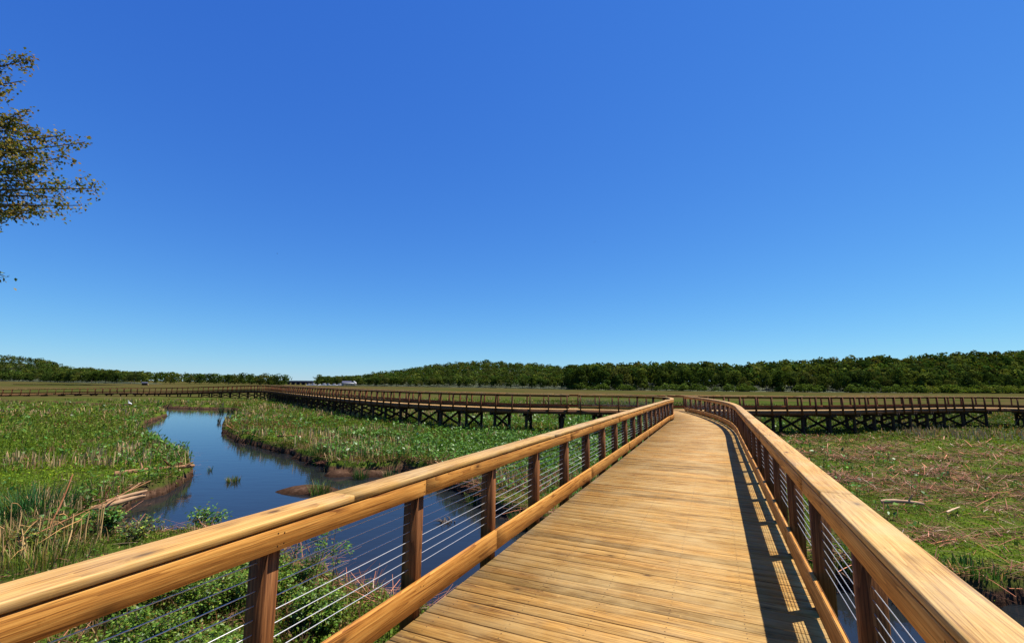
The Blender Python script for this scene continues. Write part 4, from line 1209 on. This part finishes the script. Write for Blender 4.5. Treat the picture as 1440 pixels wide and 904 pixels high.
def wood(F, rows, pitch, hmin, hmax, label, name, seed, front_label=None, front_group=None, nq=150, front_rows=0, wide=1.15, drop0=0.0, lowboost=0.0, front_pitch=None):
    r = RS(seed)
    parts = []
    for j in range(rows + 1):
        v = j / rows
        pj = (front_pitch or pitch) if j < front_rows else pitch
        us = np.arange(r.uniform(0, pj), F.L, pj); us = us + r.normal(0, pj * .3, len(us))
        vv = v + r.normal(0, .35 / rows, len(us)); vv = np.clip(vv, 0, 1.0 if j == rows else 1.05)
        x, y, z = F.pt(us, vv)
        for q in range(len(us)):
            hh = r.uniform(hmin, hmax) * (1.0 if v < .95 else F.th / ((hmin + hmax) / 2))
            if r.rand() < .05: hh *= r.uniform(1.05, 1.18)
            if j < front_rows:
                hh *= r.uniform(.6, 1.04)
                tree_thing(x[q], y[q], z[q], hh, r.randint(12), r.uniform(0, 6.28), front_label, front_group, wide * r.uniform(.75, 1.2))
            else:
                V, Fc, lob = crown(nq, r, 1 if r.rand() < .15 else 0)
                g = np.array(GREENS[r.randint(8)]) * .50 * np.exp(r.normal(0, .24)) * np.array([1 + r.normal(0, .12), 1, 1])
                a = r.uniform(0, 6.28); ca, sa = math.cos(a), math.sin(a)
                V = V * np.array([wide, wide, 1]) * hh
                V = np.column_stack([V[:, 0] * ca - V[:, 1] * sa, V[:, 0] * sa + V[:, 1] * ca, V[:, 2]]) + np.array([x[q], y[q], z[q]])
                parts.append((V, Fc, np.clip(g * lob[:, None], .004, .6)))
    V, Fc, C = join(parts)
    o = obj(name, make_mesh(name, V, Fc, C), M['far_leaf']); tag(o, label, 'woods', kind='stuff')

FR = Forest([(40, 338), (80, 330), (142, 328), (195, 330), (247, 333), (305, 350), (360, 375), (420, 400), (474, 425), (560, 460)],
            [(50.5, 400, 18.6), (96, 410, 21.3), (161.2, 430, 23.3), (221.6, 430, 23.0), (262, 430, 26.5), (322.8, 430, 30.4), (376.6, 440, 31.2), (444.3, 465, 36.0), (484.7, 480, 40), (600, 520, 46)], 17, 601)
FC = Forest([(-200, 470), (-150, 455), (-110, 448), (-81, 441), (-45, 425), (-12, 406), (15, 380), (38, 345), (50, 335)],
            [(-243, 590, 6.4), (-200, 590, 10.0), (-148, 600, 18.7), (-111, 600, 24.8), (-74, 600, 29), (-30, 600, 31.3), (19, 600, 29), (64, 600, 25.5), (95, 590, 23.5)], 10.5, 602)
FL = Forest([(-930, 760), (-800, 700), (-729, 655), (-600, 590), (-480, 500), (-342, 432), (-325, 460), (-307, 480), (-262, 480), (-236, 484)],
            [(-1080, 820, 42), (-880, 780, 43), (-780, 760, 36), (-690, 725, 18.0), (-590, 640, 17.6), (-470, 570, 10.2), (-400, 560, 8.6), (-345, 560, 7.6), (-300, 545, 7.4), (-258, 520, 4.9)], 11, 603)
FR.hill('wooded hillside on the right behind the raised boardwalk'); FC.hill('rounded wooded hill in the middle distance'); FL.hill('low wooded shore at the far left')
gR = 'trees along the front edge of the right wood'; gC = 'trees along the foot of the middle hill'; gL = 'trees along the far left shore'
wood(FR, 10, 7.0, 14, 18, 'dense green wood rising up the right hillside', 'right_wood', 611, 'slender broadleaf tree in the front edge of the wood on the right', gR, 170, 2, 1.05, front_pitch=8.0)
wood(FC, 20, 5.5, 8, 11, 'dense green wood covering the middle hill', 'middle_wood', 612, 'rounded broadleaf tree at the foot of the wooded middle hill', gC, 110, 1, 1.3, front_pitch=6.0)
wood(FL, 8, 7.5, 10, 13, 'dark green wood along the far left shore', 'left_wood', 613, 'rounded broadleaf tree at the waterside edge of the far left wood', gL, 90, 1, 1.35, front_pitch=9.5)

# bright scrub in front of the right wood
r = RS(620)
SHV = []
for k in range(4):
    V, F, lob = crown(260, r, 2)
    c = np.array([(.11, .15, .02), (.085, .13, .018), (.13, .15, .028), (.07, .105, .018)][k]) * lob[:, None]
    SHV.append(make_mesh('willow_scrub', V, F, np.clip(c, .004, .6))); SHV[-1].materials.append(M['far_leaf'])
for i in range(230):
    u = FR.L * (r.rand() ** .95); x, y, z = FR.pt(np.array([u]), np.array([r.uniform(-.16, .06)]))
    o = bpy.data.objects.new('willow_scrub', SHV[r.randint(4) if u > FR.L * .5 else 3]); COL.objects.link(o)
    h = r.uniform(2.5, 6.0) * (1 + .4 * (u / FR.L)); o.location = (x[0], y[0], -1.9); o.scale = (h * 1.3, h * 1.3, h); o.rotation_euler = (0, 0, r.uniform(0, 6.28))
    tag(o, 'low rounded green bush at the foot of the right wood', 'bush', 'bushes in front of the right wood')

# ------------------------------------------------------------------ far shore: bridge, marina, hut, birds
def far_bridge():
    A = np.array([-345, 640]); B = np.array([-232, 560]); root = empty('railway_bridge', (-285, 600, -2)); tag(root, 'long low dark bridge on the horizon between the two wooded shores', 'bridge')
    d = (B - A) / np.linalg.norm(B - A); n = np.array([d[1], -d[0]]); off = np.array([-285, 600, -2])
    c = np.array([*((A + B) / 2), 1.7]) - off
    mb = MB(); mb.box(c, (d[0], d[1], 0), (n[0], n[1], 0), (0, 0, 1), 72, 2.2, 1.05); obj('bridge_girder', mb.mesh('bridge_girder'), M['bridge'], root)
    mb = MB(); mb.box(c + np.array([0, 0, 1.4]), (d[0], d[1], 0), (n[0], n[1], 0), (0, 0, 1), 72, 2.4, .28); obj('bridge_deck', mb.mesh('bridge_deck'), M['bridge'], root)
    for k in range(12):
        p = A + d * (4 + k * 12)
        mb = MB(); mb.box(np.array([p[0], p[1], -.8]) - off, (d[0], d[1], 0), (n[0], n[1], 0), (0, 0, 1), .9, 2.0, 1.9); obj('bridge_pier', mb.mesh('bridge_pier'), M['bridge'], root)
far_bridge()
# far bank behind the bridge
r = RS(630)
P_ = []
for i in range(130):
    x = r.uniform(-420, -190); V, F, lob = crown(60, r, 0); h = r.uniform(4.0, 5.4)
    P_.append((V * np.array([1.9, 1.9, 1]) * h + np.array([x, 760 + r.uniform(-15, 15) + (x + 300) * .1, -2]), F, np.clip(np.array((.025, .042, .03)) * lob[:, None], .004, .5)))
V, F, C = join(P_); tag(obj('distant_treeline', make_mesh('distant_treeline', V, F, C), M['far_leaf']), 'thin dark line of trees on the horizon behind the low bridge', 'woods', kind='stuff')

def boat(x, y, L, rz, label, cab=True, seed=0):
    r = RS(seed)
    root = empty('boat', (x, y, -1.75), rz); tag(root, label, 'boat', 'white boats moored at the far marina')
    st = np.linspace(0, 1, 9); Vv = []
    for s in st:
        w = .17 * L * (1 - max(0, (s - .45) / .55) ** 2.2) + .002; xx = (s - .5) * L; sh = .14 * L * (1 + .35 * s * s)
        Vv += [(xx, -w, sh), (xx, -w * .8, .0), (xx, w * .8, .0), (xx, w, sh)]
    F = []
    for i in range(8):
        for j in range(4):
            j2 = (j + 1) % 4; F.append((i * 4 + j, (i + 1) * 4 + j, (i + 1) * 4 + j2, i * 4 + j2))
    F.append((3, 2, 1, 0))
    obj('hull', make_mesh('hull', Vv, F), M['white'], root)
    mb = MB(); mb.box((-.02 * L, 0, .24 * L), (1, 0, 0), (0, 1, 0), (0, 0, 1), .2 * L, .12 * L, .085 * L, bev=.03 * L); obj('cabin', mb.mesh('cabin'), M['white'], root)
    mb = MB(); mb.box((-.02 * L, 0, .27 * L), (1, 0, 0), (0, 1, 0), (0, 0, 1), .203 * L, .123 * L, .02 * L); obj('cabin_window', mb.mesh('cabin_window'), M['roof'], root)
    if cab:
        mb = MB(); mb.box((-.05 * L, 0, .42 * L), (1, 0, 0), (0, 1, 0), (0, 0, 1), .16 * L, .12 * L, .012 * L)
        for sx in (-1, 1):
            for sy in (-1, 1): mb.box((-.05 * L + sx * .14 * L, sy * .1 * L, .365 * L), (1, 0, 0), (0, 1, 0), (0, 0, 1), .006 * L, .006 * L, .05 * L)
        obj('canopy', mb.mesh('canopy'), M['white'], root)
boat(-202, 459, 5.5, .4, 'white boat far off, leftmost of the row before the bridge', True, 1)
boat(-197.5, 458, 6.5, .1, 'larger white boat second from the left in the far marina row', True, 2)
boat(-190.5, 457, 5.0, .9, 'small white boat third from the left in the far marina row', False, 3)
boat(-185.5, 456, 7.0, .2, 'long white boat in the middle of the far marina row', False, 4)
boat(-181, 455, 6.0, -.2, 'white boat right of the middle in the far marina row', True, 5)
boat(-174, 452, 6.5, .1, 'white boat second nearest to the white boathouse', False, 6)
boat(-167.5, 449, 7.0, .15, 'white boat moored next to the white boathouse', False, 7)

def boathouse():
    root = empty('boathouse', (-157.5, 447, -1.8), R(10)); tag(root, 'white boathouse with a dark gabled roof at the foot of the middle hill', 'boathouse')
    for (cx, hw, z0, z1, nm) in ((0, 6.2, 0, 3.1, 'wall'), ):
        mb = MB(); mb.box((0, 0, 2.55), (1, 0, 0), (0, 1, 0), (0, 0, 1), 6.2, 3.5, .75); obj('wall', mb.mesh('wall'), M['white'], root)
    for k in range(6):
        for sy in (-1, 1):
            mb = MB(); mb.box((-6 + k * 2.4, sy * 3.3, .9), (1, 0, 0), (0, 1, 0), (0, 0, 1), .14, .14, .9); obj('post', mb.mesh('post'), M['white'], root)
    V = [(-6.6, -4, 3.3), (2.0, -4, 3.3), (2.0, 4, 3.3), (-6.6, 4, 3.3), (-6.6, 0, 5.0), (2.0, 0, 5.0)]
    me = bpy.data.meshes.new('roof'); me.from_pydata(V, [], [(0, 1, 5, 4), (2, 3, 4, 5), (0, 4, 3), (1, 2, 5), (3, 2, 1, 0)]); obj('roof', me, M['roof'], root)
    V = [(2.2, -3.9, 3.3), (6.2, -3.9, 3.3), (6.2, 3.9, 3.3), (2.2, 3.9, 3.3), (4.2, -3.9, 4.9), (4.2, 3.9, 4.9)]
    me = bpy.data.meshes.new('gable'); me.from_pydata(V, [], [(0, 1, 4), (1, 2, 5, 4), (2, 3, 5), (3, 0, 4, 5), (3, 2, 1, 0)]); obj('gable', me, M['white'], root)
boathouse()

def hut():
    root = empty('hunting_blind', (-248, 311, -1.8), R(38)); tag(root, 'tiny dark hut standing alone on the far left marsh', 'hut')
    mb = MB(); mb.box((0, 0, 1.0), (1, 0, 0), (0, 1, 0), (0, 0, 1), 1.5, 1.1, .8, bev=.05); obj('wall', mb.mesh('wall'), M['pile'], root)
    V = [(-1.7, -1.3, 1.8), (1.7, -1.3, 1.8), (1.7, 1.3, 1.8), (-1.7, 1.3, 1.8), (-1.7, 0, 2.4), (1.7, 0, 2.4)]
    me = bpy.data.meshes.new('roof'); me.from_pydata(V, [], [(0, 1, 5, 4), (2, 3, 4, 5), (0, 4, 3), (1, 2, 5), (3, 2, 1, 0)]); obj('roof', me, M['roof'], root)
    mb = MB(); mb.box((1.9, -.6, .5), (1, 0, 0), (0, 1, 0), (0, 0, 1), .35, .5, .5); obj('door', mb.mesh('door'), M['drift'], root)
hut()

def egret():
    x, y = -56.8, 68.9
    z = float(ground_z(np.array([x]), np.array([y]))[0]); z = max(z, WL - .02)
    root = empty('egret', (x, y, z), R(200)); tag(root, 'white wading bird standing at the edge of the far creek', 'bird')
    mb = MB()
    P = catmull3([(-.30, 0, .42), (-.12, 0, .52), (.08, 0, .58), (.17, 0, .66), (.12, 0, .80), (.19, 0, .93), (.27, 0, .95)], 6)
    t = np.linspace(0, 1, len(P)); rad = np.interp(t, [0, .12, .28, .42, .52, .7, .85, .95, 1], [.015, .08, .13, .09, .042, .03, .03, .038, .02])
    mb.tube(P, rad, 10); obj('body', mb.mesh('body', True), M['bird'], root)
    mb = MB(); mb.tube(np.array([(.27, 0, .95), (.34, 0, .94), (.41, 0, .93)]), np.array([.018, .011, .002]), 6); obj('beak', mb.mesh('beak'), M['beak'], root)
    for s in (-1, 1):
        mb = MB(); mb.tube(np.array([(-.02, s * .05, .47), (.01, s * .05, .25), (-.01, s * .05, -.03)]), np.array([.014, .010, .009]), 6); obj('leg', mb.mesh('leg'), M['bird_dark'], root)
egret()

def sky_bird(loc, span, rz, label):
    root = empty('flying_bird', loc, rz); tag(root, label, 'bird')
    mb = MB(); P = np.array([(-.5, 0, 0), (-.2, 0, .02), (.1, 0, .03), (.35, 0, .03), (.5, 0, .02)]) * span * .5
    mb.tube(P, np.array([.02, .09, .11, .07, .02]) * span * .5, 8); obj('body', mb.mesh('body', True), M['bird_dark'], root)
    for s in (-1, 1):
        V = []
        for (yy, zz, x0, x1) in ((.05, .05, .2, -.2), (.5, .22, .22, -.14), (1.0, .08, .0, -.14)):
            V += [(x0 * span * .5, s * yy * span * .5, zz * span * .5), (x1 * span * .5, s * yy * span * .5, zz * span * .5), (x0 * span * .5, s * yy * span * .5, zz * span * .5 - .02), (x1 * span * .5, s * yy * span * .5, zz * span * .5 - .02)]
        F = []
        for i in range(2):
            a = i * 4; F += [(a, a + 1, a + 5, a + 4), (a + 2, a + 6, a + 7, a + 3), (a, a + 4, a + 6, a + 2), (a + 1, a + 3, a + 7, a + 5)]
        F.append((8, 9, 11, 10))
        obj('wing', make_mesh('wing', V, F), M['bird_dark'], root)
sky_bird((-105.5, 198, 58.5), 1.1, .4, 'tiny dark bird high over the middle of the left marsh')
sky_bird((46.5, 250, 50 + 32), 1.0, 1.2, 'tiny dark bird high over the right wood')

# ------------------------------------------------------------------ sky, sun, camera
SUN_DIR = np.array([.45, .139, 1.0]); SUN_DIR /= np.linalg.norm(SUN_DIR)
el = math.asin(SUN_DIR[2]); azi = math.atan2(SUN_DIR[0], SUN_DIR[1])
wd = bpy.data.worlds.new('World'); SC.world = wd; wd.use_nodes = True
nt = wd.node_tree; nt.nodes.clear()
sky = nt.nodes.new('ShaderNodeTexSky'); sky.sky_type = 'NISHITA'; sky.sun_disc = False
sky.sun_elevation = el; sky.sun_rotation = azi; sky.altitude = 0; sky.air_density = 1.0; sky.dust_density = 0.0; sky.ozone_density = 6.0
bg = nt.nodes.new('ShaderNodeBackground'); bg.inputs['Strength'].default_value = .061
wo = nt.nodes.new('ShaderNodeOutputWorld')
sp = nd(nt, 'ShaderNodeSeparateColor'); cb = nd(nt, 'ShaderNodeCombineColor')
nt.links.new(sky.outputs[0], sp.inputs[0])
for ch, (k_, g_) in enumerate(((7.3, 1.2), (10.0, 1.0), (11.0, .5))):   # colour response of the sky
    q = math_(nt, 'POWER', math_(nt, 'MULTIPLY', sp.outputs[ch], .1), g_)
    nt.links.new(math_(nt, 'MULTIPLY', q, k_), cb.inputs[ch])
nt.links.new(cb.outputs[0], bg.inputs['Color']); nt.links.new(bg.outputs[0], wo.inputs['Surface'])
sl = bpy.data.lights.new('sun', 'SUN'); sl.energy = 5.0; sl.angle = R(.5); sl.color = (1.0, .95, .86)
so = bpy.data.objects.new('sun', sl); COL.objects.link(so)
so.rotation_euler = Vector(SUN_DIR).to_track_quat('Z', 'Y').to_euler()

cam = bpy.data.cameras.new('camera'); co = bpy.data.objects.new('camera', cam); COL.objects.link(co)
cam.sensor_width = 36; cam.lens = 16.0; cam.clip_start = .05; cam.clip_end = 12000
pitch = math.atan(88 / 640)
mw = Matrix.Translation((0, 0, 1.75)) @ Matrix.Rotation(math.pi / 2 + pitch, 4, 'X') @ Matrix.Rotation(R(.6), 4, 'Z')
co.matrix_world = mw
SC.camera = co
vs = SC.view_settings
vs.view_transform = 'Standard'; vs.look = 'None'; vs.exposure = .68; vs.gamma = 1.0; vs.use_curve_mapping = False
